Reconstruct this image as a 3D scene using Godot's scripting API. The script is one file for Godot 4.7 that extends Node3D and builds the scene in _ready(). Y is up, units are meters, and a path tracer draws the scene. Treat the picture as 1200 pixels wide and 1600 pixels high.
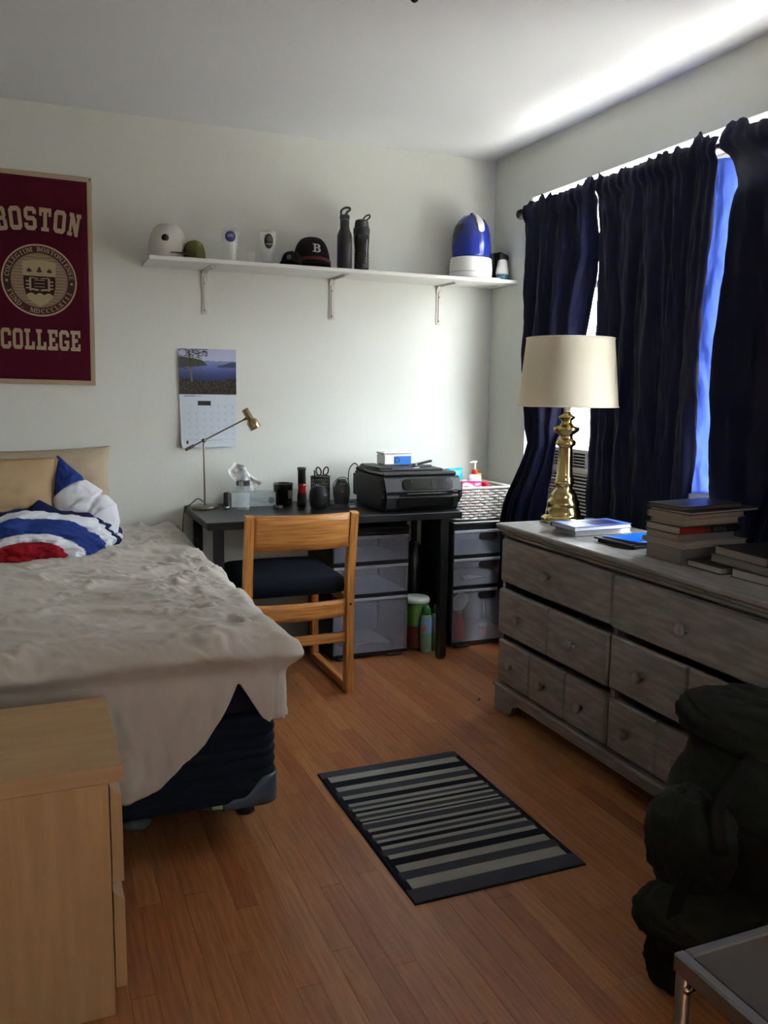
extends Node3D
# A dorm bedroom by daylight: bed on the left, desk under a shelf on the back wall, dresser and curtained window on the right.
# World: the corner of the back wall (z = 0) and the window wall (x = 0) is the origin, y is up, metres.

const H := 2.528
var used := {}
var M := {}
var rng := RandomNumberGenerator.new()

func _ready():
	rng.seed = 11
	# ---------- camera, sky, exposure ----------
	var cam := Camera3D.new()
	cam.name = "camera"
	cam.fov = rad_to_deg(2.0 * atan(800.0 / 1340.0))
	cam.near = 0.02
	add_child(cam)
	cam.position = Vector3(-2.38438, 1.31079, 4.23162)
	cam.basis = Basis.from_euler(Vector3(-0.1418112626, -0.3942664834, 0.0133383611))
	cam.current = true
	var sm := ProceduralSkyMaterial.new()
	sm.sky_top_color = Color(0.93, 0.97, 1.0)
	sm.sky_horizon_color = Color(0.70, 0.70, 0.70)
	sm.ground_bottom_color = Color(0.80, 0.79, 0.77)
	sm.ground_horizon_color = Color(0.60, 0.60, 0.60)
	sm.ground_curve = 0.3
	sm.sky_energy_multiplier = 1.0
	sm.ground_energy_multiplier = 0.75
	var sky := Sky.new()
	sky.sky_material = sm
	var env := Environment.new()
	env.background_mode = Environment.BG_SKY
	env.sky = sky
	env.background_energy_multiplier = 30.0
	env.tonemap_mode = Environment.TONE_MAPPER_LINEAR
	env.tonemap_exposure = 1.25
	env.sdfgi_enabled = true
	env.ssao_enabled = true
	env.ssil_enabled = true
	var we := WorldEnvironment.new()
	we.name = "world_environment"
	we.environment = env
	add_child(we)
	# the sun stands along the house front: it lights the added ledge below the window but does not shine into the room
	var sun := DirectionalLight3D.new()
	sun.name = "sun"
	sun.light_energy = 88.0
	sun.light_color = Color(1.0, 0.98, 0.95)
	sun.light_angular_distance = 1.0
	sun.shadow_enabled = true
	add_child(sun)
	sun.look_at_from_position(Vector3.ZERO, -Vector3(0.12, 0.77, 0.63), Vector3.UP)
	# ---------- the room, large things first, small things last ----------
	make_materials()
	build_room()
	build_window()
	build_curtains()
	build_dresser()
	build_bed()
	build_desk()
	build_chair()
	build_nightstand()
	build_rug()
	build_towers()
	build_shelf()
	build_banner()
	build_calendar()
	build_bag()
	build_side_table()
	build_table_lamp()
	build_desk_lamp()
	build_printer()
	build_basket()
	build_desk_things()
	build_shelf_things()
	build_dresser_books()
	build_floor_things()

# ---------------------------------------------------------------- naming
func numbered(parent: Node, called: String) -> String:
	var key = str(parent.get_instance_id()) + called
	if not used.has(key):
		used[key] = 0
		return called
	used[key] += 1
	return "%s_%03d" % [called, used[key]]

func tag(o: Node, label := "", category := "", group := "", kind := ""):
	if label != "": o.set_meta("label", label)
	if category != "": o.set_meta("category", category)
	if group != "": o.set_meta("group", group)
	if kind != "": o.set_meta("kind", kind)

func thing(called: String, label: String, category: String, at := Vector3.ZERO, turn := 0.0, group := "") -> Node3D:
	var o := Node3D.new()
	o.name = numbered(self, called)
	add_child(o, true)
	o.position = at
	o.rotation.y = turn
	tag(o, label, category, group)
	return o

func obj(called: String, st, m: Material, parent: Node = self, label := "") -> MeshInstance3D:
	var o := MeshInstance3D.new()
	o.name = numbered(parent, called)
	if st is SurfaceTool:
		st.generate_normals()
		o.mesh = st.commit()
	else:
		o.mesh = st
	o.material_override = m
	parent.add_child(o, true)
	if label != "": o.set_meta("label", label)
	return o

func struct(called: String, st, m: Material) -> MeshInstance3D:
	var o = obj(called, st, m)
	o.set_meta("kind", "structure")
	return o

# ---------------------------------------------------------------- shapes
func begin(smooth := false) -> SurfaceTool:
	var st := SurfaceTool.new()
	st.begin(Mesh.PRIMITIVE_TRIANGLES)
	st.set_smooth_group(0 if smooth else -1)
	return st

func quad(st: SurfaceTool, a: Vector3, b: Vector3, c: Vector3, d: Vector3):   # counter-clockwise seen from outside
	st.add_vertex(a); st.add_vertex(c); st.add_vertex(b)
	st.add_vertex(a); st.add_vertex(d); st.add_vertex(c)

func tri(st: SurfaceTool, a: Vector3, b: Vector3, c: Vector3):
	st.add_vertex(a); st.add_vertex(c); st.add_vertex(b)

func quad_uv(st: SurfaceTool, p: Array, uv: Array):
	for i in [0, 2, 1, 0, 3, 2]:
		st.set_uv(uv[i]); st.add_vertex(p[i])

# a box with chamfered edges
func add_box(st: SurfaceTool, c: Vector3, s: Vector3, r := 0.0, B := Basis.IDENTITY):
	var h = s * 0.5
	r = min(r, min(h.x, min(h.y, h.z)) * 0.95)
	st.set_smooth_group(-1)
	var P = func(sx, sy, sz, ax): 
		var v = Vector3(sx * h.x, sy * h.y, sz * h.z)
		if r > 0.0:
			for k in 3:
				if k != ax: v[k] -= [sx, sy, sz][k] * r
		return c + B * v
	for ax in 3:
		for s0 in [-1, 1]:
			var q := []
			for e in [[-1, -1], [1, -1], [1, 1], [-1, 1]]:
				var sg = [0, 0, 0]
				sg[ax] = s0; sg[(ax + 1) % 3] = e[0]; sg[(ax + 2) % 3] = e[1]
				q.append(P.call(sg[0], sg[1], sg[2], ax))
			if s0 < 0: q.reverse()
			quad(st, q[0], q[1], q[2], q[3])
	if r <= 0.0: return
	for ax in 3:                      # the chamfers along axis ax
		var u = (ax + 1) % 3
		var w = (ax + 2) % 3
		for su in [-1, 1]:
			for sw in [-1, 1]:
				var q := []
				for e in [[-1, u], [1, u], [1, w], [-1, w]]:
					var sg = [0, 0, 0]
					sg[ax] = e[0]; sg[u] = su; sg[w] = sw
					q.append(P.call(sg[0], sg[1], sg[2], e[1]))
				if su * sw < 0: q.reverse()
				quad(st, q[3], q[2], q[1], q[0])
	for sx in [-1, 1]:
		for sy in [-1, 1]:
			for sz in [-1, 1]:
				var a = P.call(sx, sy, sz, 0)
				var b = P.call(sx, sy, sz, 1)
				var d = P.call(sx, sy, sz, 2)
				if sx * sy * sz > 0: tri(st, a, b, d)
				else: tri(st, a, d, b)

func box(c: Vector3, s: Vector3, r := 0.002, B := Basis.IDENTITY) -> SurfaceTool:
	var st = begin()
	add_box(st, c, s, r, B)
	return st

# box given by two corners
func span(st: SurfaceTool, a: Vector3, b: Vector3, r := 0.0):
	add_box(st, (a + b) * 0.5, (b - a).abs(), r)

func spanb(a: Vector3, b: Vector3, r := 0.002) -> SurfaceTool:
	var st = begin()
	span(st, a, b, r)
	return st

# lathe about the y axis through c; profile of Vector2(radius, height) from bottom to top
func add_lathe(st: SurfaceTool, prof: Array, segs := 32, c := Vector3.ZERO, B := Basis.IDENTITY, squash := Vector2.ONE, smooth := true):
	st.set_smooth_group(0 if smooth else -1)
	for i in prof.size() - 1:
		var p = prof[i]
		var q = prof[i + 1]
		for k in segs:
			var a0 = TAU * k / segs
			var a1 = TAU * (k + 1) / segs
			var d0 = Vector3(cos(a0) * squash.x, 0, -sin(a0) * squash.y)
			var d1 = Vector3(cos(a1) * squash.x, 0, -sin(a1) * squash.y)
			var v0 = c + B * (d0 * p.x + Vector3(0, p.y, 0))
			var v1 = c + B * (d1 * p.x + Vector3(0, p.y, 0))
			var v2 = c + B * (d1 * q.x + Vector3(0, q.y, 0))
			var v3 = c + B * (d0 * q.x + Vector3(0, q.y, 0))
			if p.x < 1e-6: tri(st, v0, v2, v3)
			elif q.x < 1e-6: tri(st, v0, v1, v2)
			else: quad(st, v0, v1, v2, v3)

func lathe(prof: Array, segs := 32, c := Vector3.ZERO, B := Basis.IDENTITY, squash := Vector2.ONE, smooth := true) -> SurfaceTool:
	var st = begin(smooth)
	add_lathe(st, prof, segs, c, B, squash, smooth)
	return st

# profile with sharp corners kept crisp: doubles each point with a tiny step
func crisp(prof: Array, e := 0.0006) -> Array:
	var out := []
	for i in prof.size():
		if i > 0 and i < prof.size() - 1:
			var a = (prof[i - 1] - prof[i])
			var b = (prof[i + 1] - prof[i])
			out.append(prof[i] + a.normalized() * min(e, a.length() * 0.3))
			out.append(prof[i] + b.normalized() * min(e, b.length() * 0.3))
		else: out.append(prof[i])
	return out

func cyl(r: float, y0: float, y1: float, b := 0.002) -> Array:
	return crisp([Vector2(0, y0), Vector2(r - b, y0), Vector2(r, y0 + b), Vector2(r, y1 - b), Vector2(r - b, y1), Vector2(0, y1)])

# a tube along points; radius a number or one number per point
func add_tube(st: SurfaceTool, pts: Array, radius, segs := 10, caps := true, closed := false):
	st.set_smooth_group(0)
	var n = pts.size()
	var t0 = (pts[1] - pts[0]).normalized()
	var nrm = t0.cross(Vector3.UP if abs(t0.y) < 0.9 else Vector3.RIGHT).normalized()
	var rings := []
	for i in n:
		var t: Vector3
		if closed: t = (pts[(i + 1) % n] - pts[(i - 1 + n) % n]).normalized()
		elif i == 0: t = t0
		elif i == n - 1: t = (pts[n - 1] - pts[n - 2]).normalized()
		else: t = (pts[i + 1] - pts[i - 1]).normalized()
		nrm = (nrm - t * nrm.dot(t)).normalized()
		var bi = t.cross(nrm)
		var r = radius[i] if radius is Array else radius
		var ring := []
		for k in segs:
			var a = TAU * k / segs
			ring.append(pts[i] + (nrm * cos(a) + bi * sin(a)) * r)
		rings.append(ring)
	for i in (n if closed else n - 1):
		var j = (i + 1) % n
		for k in segs:
			var l = (k + 1) % segs
			quad(st, rings[i][k], rings[i][l], rings[j][l], rings[j][k])
	if caps and not closed:
		st.set_smooth_group(-1)
		for k in segs:
			var l = (k + 1) % segs
			tri(st, pts[0], rings[0][l], rings[0][k])
			tri(st, pts[n - 1], rings[n - 1][k], rings[n - 1][l])

func tube(pts: Array, radius, segs := 10, caps := true, closed := false) -> SurfaceTool:
	var st = begin(true)
	add_tube(st, pts, radius, segs, caps, closed)
	return st

func smooth_path(pts: Array, per := 8) -> Array:
	var out := []
	for i in pts.size() - 1:
		var p0 = pts[max(i - 1, 0)]
		var p3 = pts[min(i + 2, pts.size() - 1)]
		for k in per:
			out.append(pts[i].cubic_interpolate(pts[i + 1], p0, p3, float(k) / per))
	out.append(pts[-1])
	return out

# polygon in the xy plane, pushed out along z from z0 to z1, then placed by X
func add_prism(st: SurfaceTool, poly: Array, z0: float, z1: float, X := Transform3D.IDENTITY):
	st.set_smooth_group(-1)
	var pl := PackedVector2Array(poly)
	if Geometry2D.is_polygon_clockwise(pl): pl.reverse()
	var idx = Geometry2D.triangulate_polygon(pl)
	for i in range(0, idx.size(), 3):
		var a = pl[idx[i]]; var b = pl[idx[i + 1]]; var c = pl[idx[i + 2]]
		if (b - a).cross(c - a) < 0:
			var t = b; b = c; c = t
		tri(st, X * Vector3(a.x, a.y, z1), X * Vector3(b.x, b.y, z1), X * Vector3(c.x, c.y, z1))
		tri(st, X * Vector3(a.x, a.y, z0), X * Vector3(c.x, c.y, z0), X * Vector3(b.x, b.y, z0))
	for i in pl.size():
		var a = pl[i]
		var b = pl[(i + 1) % pl.size()]
		quad(st, X * Vector3(a.x, a.y, z0), X * Vector3(b.x, b.y, z0), X * Vector3(b.x, b.y, z1), X * Vector3(a.x, a.y, z1))

func prism(poly: Array, z0: float, z1: float, X := Transform3D.IDENTITY) -> SurfaceTool:
	var st = begin()
	add_prism(st, poly, z0, z1, X)
	return st

func rounded_rect(w: float, h: float, r: float, n := 4) -> Array:
	var out := []
	for q in 4:
		var cx = (w / 2 - r) * [1, -1, -1, 1][q]
		var cy = (h / 2 - r) * [1, 1, -1, -1][q]
		for k in n + 1:
			var a = PI / 2 * (q + float(k) / n)
			out.append(Vector2(cx + cos(a) * r, cy + sin(a) * r))
	return out

func ring_poly(n: int, rx: float, ry: float, a0 := 0.0, a1 := TAU) -> Array:
	var out := []
	for k in n: out.append(Vector2(cos(a0 + (a1 - a0) * k / n) * rx, sin(a0 + (a1 - a0) * k / n) * ry))
	return out

# a surface f(u, v) with thickness: outer face f, inner face f - normal * th, rims closed. th 0 gives one sheet.
func add_sheet(st: SurfaceTool, f: Callable, nu: int, nv: int, th := 0.0, flip := false, color = null):
	st.set_smooth_group(0)
	var P := []
	for i in nu + 1:
		var row := []
		for j in nv + 1: row.append(f.call(float(i) / nu, float(j) / nv))
		P.append(row)
	var emit = func(a, b, c, d, uva, uvb, uvc, uvd, inner):
		var vs = [a, c, b, a, d, c] if inner == flip else [a, b, c, a, c, d]
		var us = [uva, uvc, uvb, uva, uvd, uvc] if inner == flip else [uva, uvb, uvc, uva, uvc, uvd]
		for k in 6:
			st.set_uv(us[k])
			if color != null: st.set_color(color.call(us[k].x, us[k].y))
			st.add_vertex(vs[k])
	var Q := []
	if th != 0.0:
		for i in nu + 1:
			var row := []
			for j in nv + 1:
				var du = P[min(i + 1, nu)][j] - P[max(i - 1, 0)][j]
				var dv = P[i][min(j + 1, nv)] - P[i][max(j - 1, 0)]
				var n = du.cross(dv).normalized() * (-1.0 if flip else 1.0)
				row.append(P[i][j] - n * th)
			Q.append(row)
	for i in nu:
		for j in nv:
			var ua = Vector2(float(i) / nu, float(j) / nv)
			var ub = Vector2(float(i + 1) / nu, float(j) / nv)
			var uc = Vector2(float(i + 1) / nu, float(j + 1) / nv)
			var ud = Vector2(float(i) / nu, float(j + 1) / nv)
			emit.call(P[i][j], P[i + 1][j], P[i + 1][j + 1], P[i][j + 1], ua, ub, uc, ud, false)
			if th != 0.0: emit.call(Q[i][j], Q[i + 1][j], Q[i + 1][j + 1], Q[i][j + 1], ua, ub, uc, ud, true)
	if th != 0.0:
		for i in nu:
			var ua = Vector2(float(i) / nu, 0); var ub = Vector2(float(i + 1) / nu, 0)
			emit.call(P[i][0], P[i + 1][0], Q[i + 1][0], Q[i][0], ua, ub, ub, ua, true)
			ua.y = 1; ub.y = 1
			emit.call(P[i][nv], P[i + 1][nv], Q[i + 1][nv], Q[i][nv], ua, ub, ub, ua, false)
		for j in nv:
			var ua = Vector2(0, float(j) / nv); var ub = Vector2(0, float(j + 1) / nv)
			emit.call(P[0][j], P[0][j + 1], Q[0][j + 1], Q[0][j], ua, ub, ub, ua, false)
			ua.x = 1; ub.x = 1
			emit.call(P[nu][j], P[nu][j + 1], Q[nu][j + 1], Q[nu][j], ua, ub, ub, ua, true)

func sheet(f: Callable, nu: int, nv: int, th := 0.0, flip := false, color = null) -> SurfaceTool:
	var st = begin(true)
	add_sheet(st, f, nu, nv, th, flip, color)
	return st

# letters as solid felt or print: one TextMesh
func text(s: String, size: float, depth: float, font: Font) -> TextMesh:
	var t := TextMesh.new()
	t.text = s
	t.font = font
	t.font_size = 64
	t.pixel_size = size / 64.0
	t.depth = depth
	t.curve_step = 1.0
	return t

func lut(table: Array, x: float) -> float:      # table of [x, y], straight between
	if x <= table[0][0]: return table[0][1]
	for i in table.size() - 1:
		if x <= table[i + 1][0]:
			return lerp(float(table[i][1]), float(table[i + 1][1]), (x - table[i][0]) / (table[i + 1][0] - table[i][0]))
	return table[-1][1]

# ---------------------------------------------------------------- materials
func noise(seed_: int, freq: float, oct := 3) -> FastNoiseLite:
	var n := FastNoiseLite.new()
	n.seed = seed_
	n.noise_type = FastNoiseLite.TYPE_SIMPLEX_SMOOTH
	n.frequency = freq
	n.fractal_type = FastNoiseLite.FRACTAL_FBM
	n.fractal_octaves = oct
	return n

func noise_image(seed_: int, size: int, freq: float, oct: int) -> Image:
	var im = noise(seed_, freq, oct).get_seamless_image(size, size)
	im.convert(Image.FORMAT_RGB8)
	return im

func ramp_tex(seed_: int, size: int, freq: float, oct: int, stops: Array) -> ImageTexture:
	var im = noise_image(seed_, size, freq, oct)
	var g := Gradient.new()
	g.offsets = PackedFloat32Array(stops.map(func(s): return s[0]))
	g.colors = PackedColorArray(stops.map(func(s): return s[1]))
	for y in size:
		for x in size: im.set_pixel(x, y, g.sample(im.get_pixel(x, y).r))
	im.generate_mipmaps()
	return ImageTexture.create_from_image(im)

func bump_tex(seed_: int, size: int, freq: float, oct: int, strength: float) -> ImageTexture:
	var im = noise_image(seed_, size, freq, oct)
	im.bump_map_to_normal_map(strength)
	return ImageTexture.create_from_image(im)

func mat(c: Color, rough := 0.6, metal := 0.0, spec := 0.5) -> StandardMaterial3D:
	var m := StandardMaterial3D.new()
	m.albedo_color = c
	m.roughness = rough
	m.metallic = metal
	m.metallic_specular = spec
	m.cull_mode = BaseMaterial3D.CULL_DISABLED
	return m

func textured(tex: Texture2D, scale: Vector3, rough := 0.6, tint := Color.WHITE, world := false) -> StandardMaterial3D:
	var m = mat(tint, rough)
	m.albedo_texture = tex
	m.uv1_triplanar = true
	m.uv1_world_triplanar = world
	m.uv1_scale = scale
	return m

func bumped(m: StandardMaterial3D, tex: Texture2D, amount: float) -> StandardMaterial3D:
	m.normal_enabled = true
	m.normal_texture = tex
	m.normal_scale = amount
	return m

func glass(c: Color, a: float, rough := 0.0) -> StandardMaterial3D:
	var m = mat(Color(c.r, c.g, c.b, a), rough)
	m.transparency = BaseMaterial3D.TRANSPARENCY_ALPHA
	return m

func make_materials():
	var wallbump = bump_tex(5, 256, 0.05, 4, 2.0)
	M.wall = bumped(mat(Color(0.85, 0.862, 0.832), 0.75), wallbump, 0.12)
	M.wall.uv1_triplanar = true
	M.wall.uv1_scale = Vector3.ONE * 3.0
	M.ceiling = bumped(mat(Color(0.85, 0.86, 0.865), 0.9), wallbump, 0.1)
	M.ceiling.uv1_triplanar = true
	M.ceiling.uv1_scale = Vector3.ONE * 3.0
	M.trim = mat(Color(0.86, 0.85, 0.82), 0.4)
	M.white = mat(Color(0.88, 0.88, 0.86), 0.45)
	M.white_metal = mat(Color(0.80, 0.79, 0.76), 0.4)
	M.plastic_white = mat(Color(0.9, 0.9, 0.89), 0.3)
	M.black = mat(Color(0.045, 0.045, 0.05), 0.5)
	M.black_gloss = mat(Color(0.03, 0.03, 0.035), 0.18)
	M.black_metal = mat(Color(0.05, 0.05, 0.055), 0.4)
	M.rubber = mat(Color(0.03, 0.03, 0.03), 0.85)
	M.desk_top = textured(ramp_tex(21, 256, 0.02, 4, [[0.2, Color(0.045, 0.045, 0.05)], [0.8, Color(0.085, 0.085, 0.09)]]), Vector3(1, 8, 8), 0.35)
	M.brass = mat(Color(0.74, 0.66, 0.46), 0.17, 1.0)
	M.antique = mat(Color(0.52, 0.49, 0.44), 0.28, 1.0)
	M.clear_plastic = glass(Color(0.86, 0.89, 0.91), 0.26, 0.08)
	M.chrome = mat(Color(0.8, 0.8, 0.8), 0.12, 1.0)
	M.steel = mat(Color(0.55, 0.55, 0.55), 0.35, 1.0)
	M.dark_bronze = mat(Color(0.10, 0.075, 0.06), 0.4, 0.6)
	M.paper = mat(Color(0.84, 0.82, 0.76), 0.85)
	M.clear = glass(Color(0.93, 0.95, 0.95), 0.12, 0.02)
	M.pane = glass(Color(1, 1, 1), 0.04)
	M.frost = glass(Color(0.60, 0.63, 0.70), 0.40, 0.3)
	M.smoke = glass(Color(0.20, 0.20, 0.21), 0.55, 0.08)
	# wood: an even noise, stretched along the grain by the triplanar scale
	var grain_o = ramp_tex(31, 256, 0.03, 5, [[0.2, Color(0.66, 0.42, 0.20)], [0.5, Color(0.76, 0.52, 0.27)], [0.8, Color(0.81, 0.58, 0.32)]])
	M.oak_y = textured(grain_o, Vector3(9, 0.5, 9), 0.4)
	M.oak_x = textured(grain_o, Vector3(0.5, 9, 9), 0.4)
	M.oak_z = textured(grain_o, Vector3(9, 9, 0.5), 0.4)
	var birch = ramp_tex(37, 256, 0.02, 5, [[0.2, Color(0.655, 0.53, 0.365)], [0.55, Color(0.675, 0.55, 0.385)], [0.85, Color(0.70, 0.57, 0.40)]])
	M.birch_x = textured(birch, Vector3(0.5, 5, 5), 0.45)
	M.birch_y = textured(birch, Vector3(5, 0.5, 5), 0.45)
	var paint = ramp_tex(43, 256, 0.025, 5, [[0.2, Color(0.46, 0.45, 0.43)], [0.5, Color(0.50, 0.49, 0.47)], [0.85, Color(0.56, 0.55, 0.54)]])
	M.paint_z = textured(paint, Vector3(5, 5, 0.9), 0.5)
	M.paint_y = textured(paint, Vector3(5, 0.9, 5), 0.5)
	var fl = ramp_tex(47, 256, 0.03, 5, [[0.2, Color(0.84, 0.82, 0.79)], [0.55, Color(0.93, 0.92, 0.91)], [0.85, Color(1, 1, 1)]])
	M.boards = []
	for c in [Color(0.645, 0.425, 0.265), Color(0.665, 0.45, 0.285), Color(0.625, 0.40, 0.25), Color(0.69, 0.48, 0.31), Color(0.655, 0.44, 0.275), Color(0.595, 0.37, 0.23)]:
		M.boards.append(textured(fl, Vector3(10, 10, 0.6), 0.32, c, true))
	var weave = bump_tex(53, 256, 0.4, 2, 3.0)
	M.weave = weave
	var cloth = func(c, rough, amt, sc):
		var m = bumped(mat(c, rough, 0.0, 0.25), weave, amt)
		m.uv1_triplanar = true
		m.uv1_scale = Vector3.ONE * sc
		return m
	M.curtain = cloth.call(Color(0.048, 0.060, 0.155), 0.55, 0.15, 14.0)
	M.curtain_lit_tint = cloth.call(Color(0.34, 0.46, 0.88), 0.5, 0.1, 14.0)  # same navy cloth, daylight painted in as a paler blue
	M.duvet = cloth.call(Color(0.77, 0.745, 0.705), 0.85, 0.25, 12.0)
	M.pillow_light = cloth.call(Color(0.66, 0.60, 0.51), 0.85, 0.25, 12.0)
	M.pillow_tan = cloth.call(Color(0.65, 0.555, 0.43), 0.85, 0.25, 12.0)
	M.navy_ticking = cloth.call(Color(0.075, 0.11, 0.16), 0.7, 0.4, 16.0)
	M.mattress = cloth.call(Color(0.13, 0.12, 0.19), 0.8, 0.4, 16.0)
	M.fleece = cloth.call(Color.WHITE, 0.95, 0.6, 18.0)
	M.fleece.vertex_color_use_as_albedo = true
	M.seat = cloth.call(Color(0.06, 0.085, 0.12), 0.8, 0.3, 20.0)
	M.felt = cloth.call(Color(0.265, 0.05, 0.12), 0.95, 0.5, 16.0)
	M.felt_cream = cloth.call(Color(0.66, 0.60, 0.50), 0.95, 0.5, 16.0)
	M.felt_pale = cloth.call(Color(0.62, 0.575, 0.45), 0.95, 0.4, 16.0)
	M.olive = cloth.call(Color(0.12, 0.135, 0.11), 0.85, 0.5, 12.0)
	M.olive_dark = cloth.call(Color(0.07, 0.075, 0.065), 0.8, 0.4, 12.0)
	M.shade = cloth.call(Color(0.86, 0.84, 0.78), 0.85, 0.35, 22.0)
	M.shade.backlight_enabled = true
	M.shade.backlight = Color(0.85, 0.83, 0.76)
	M.rug_grey = cloth.call(Color(0.62, 0.63, 0.60), 0.95, 0.8, 30.0)
	M.rug_navy = cloth.call(Color(0.10, 0.105, 0.16), 0.95, 0.8, 30.0)
	M.rug_mid = cloth.call(Color(0.26, 0.28, 0.32), 0.95, 0.8, 30.0)

# ---------------------------------------------------------------- the room
const WX := -3.1      # left wall
const WZ := 6.5       # wall behind the camera
const FX0 := -2.00      # added fill window in the wall behind the camera
const FX1 := -1.40
const FY0 := 1.35
const FY1 := 2.0
const OPZ0 := 0.385   # window opening
const OPZ1 := 2.75
const OPY0 := 0.70
const OPY1 := 2.27

func build_room():
	# floor: strip boards 57 mm wide, running towards the back wall
	var sub := begin()
	span(sub, Vector3(WX - 0.2, -0.12, -0.2), Vector3(0.2, -0.019, WZ + 0.2))
	var fl = struct("floor", sub, mat(Color(0.10, 0.06, 0.03), 0.9))
	var r2 := RandomNumberGenerator.new()
	r2.seed = 4
	var rest := []
	for m in 6: rest.append(begin())
	var w = 0.0572
	var n = int(ceil(-WX / w))
	var count = 0
	for i in n:
		var x1 = -i * w
		var x0 = x1 - w
		var z = -r2.randf() * 0.7
		while z < WZ:
			var l = r2.randf_range(0.55, 1.55)
			var z0 = max(z, 0.0)
			var z1 = min(z + l, WZ)
			var tone = r2.randi() % 6
			var dy = r2.randf_range(-0.0004, 0.0)
			z += l
			if z1 - z0 < 0.02: continue
			var a = Vector3(max(x0, WX) + 0.0002, -0.019, z0 + 0.0002)
			var b = Vector3(x1 - 0.0002, dy, z1 - 0.0002)
			if x0 > -2.35 and x1 < -0.1 and z0 < 4.0 and z1 > 0.3:
				obj("floor_board", spanb(a, b, 0.0006), M.boards[tone], fl)
				count += 1
			else: span(rest[tone], a, b, 0.0009)
	for m in 6:
		var o = obj("floor_boards_beyond", rest[m], M.boards[m], fl)
		o.set_meta("kind", "stuff")
	struct("ceiling", spanb(Vector3(WX - 0.2, H, -0.2), Vector3(0.25, H + 0.2, WZ + 0.2), 0), M.ceiling)
	struct("wall_back", spanb(Vector3(WX - 0.2, -0.02, -0.2), Vector3(0.25, H, 0), 0), M.wall)
	struct("wall_left", spanb(Vector3(WX - 0.2, -0.02, 0), Vector3(WX, H, WZ), 0), M.wall)
	var wf := begin()
	span(wf, Vector3(WX - 0.2, -0.02, WZ), Vector3(FX0, H, WZ + 0.2))
	span(wf, Vector3(FX1, -0.02, WZ), Vector3(0.25, H, WZ + 0.2))
	span(wf, Vector3(FX0, -0.02, WZ), Vector3(FX1, FY0, WZ + 0.2))
	span(wf, Vector3(FX0, FY1, WZ), Vector3(FX1, H, WZ + 0.2))
	struct("wall_front", wf, M.wall)
	# window added behind the photographer, out of view, for fill light
	var f3 := begin()
	span(f3, Vector3(FX0, FY0, WZ + 0.08), Vector3(FX0 + 0.04, FY1, WZ + 0.14), 0.003)
	span(f3, Vector3(FX1 - 0.04, FY0, WZ + 0.08), Vector3(FX1, FY1, WZ + 0.14), 0.003)
	span(f3, Vector3(FX0 + 0.04, FY0, WZ + 0.08), Vector3(FX1 - 0.04, FY0 + 0.04, WZ + 0.14), 0.003)
	span(f3, Vector3(FX0 + 0.04, FY1 - 0.04, WZ + 0.08), Vector3(FX1 - 0.04, FY1, WZ + 0.14), 0.003)
	var w3 = struct("added_window_3", f3, M.trim)
	obj("pane", spanb(Vector3(FX0 + 0.04, FY0 + 0.04, WZ + 0.11), Vector3(FX1 - 0.04, FY1 - 0.04, WZ + 0.114), 0), M.pane, w3)
	var st := begin()
	var T = 0.22
	span(st, Vector3(0, -0.02, 0), Vector3(T, H, OPZ0))
	span(st, Vector3(0, -0.02, OPZ1), Vector3(T, H, WZ))
	span(st, Vector3(0, -0.02, OPZ0), Vector3(T, OPY0, OPZ1))
	span(st, Vector3(0, OPY1, OPZ0), Vector3(T, H, OPZ1))
	struct("wall_right", st, M.wall)
	struct("baseboard_back", spanb(Vector3(WX, 0.0, 0.0), Vector3(-0.014, 0.095, 0.014), 0.004), M.trim)
	struct("baseboard_right", spanb(Vector3(-0.014, 0.0, 0.0), Vector3(0.0, 0.095, WZ), 0.004), M.trim)
	struct("baseboard_left", spanb(Vector3(WX, 0.0, 0.014), Vector3(WX + 0.014, 0.095, WZ), 0.004), M.trim)

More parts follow.
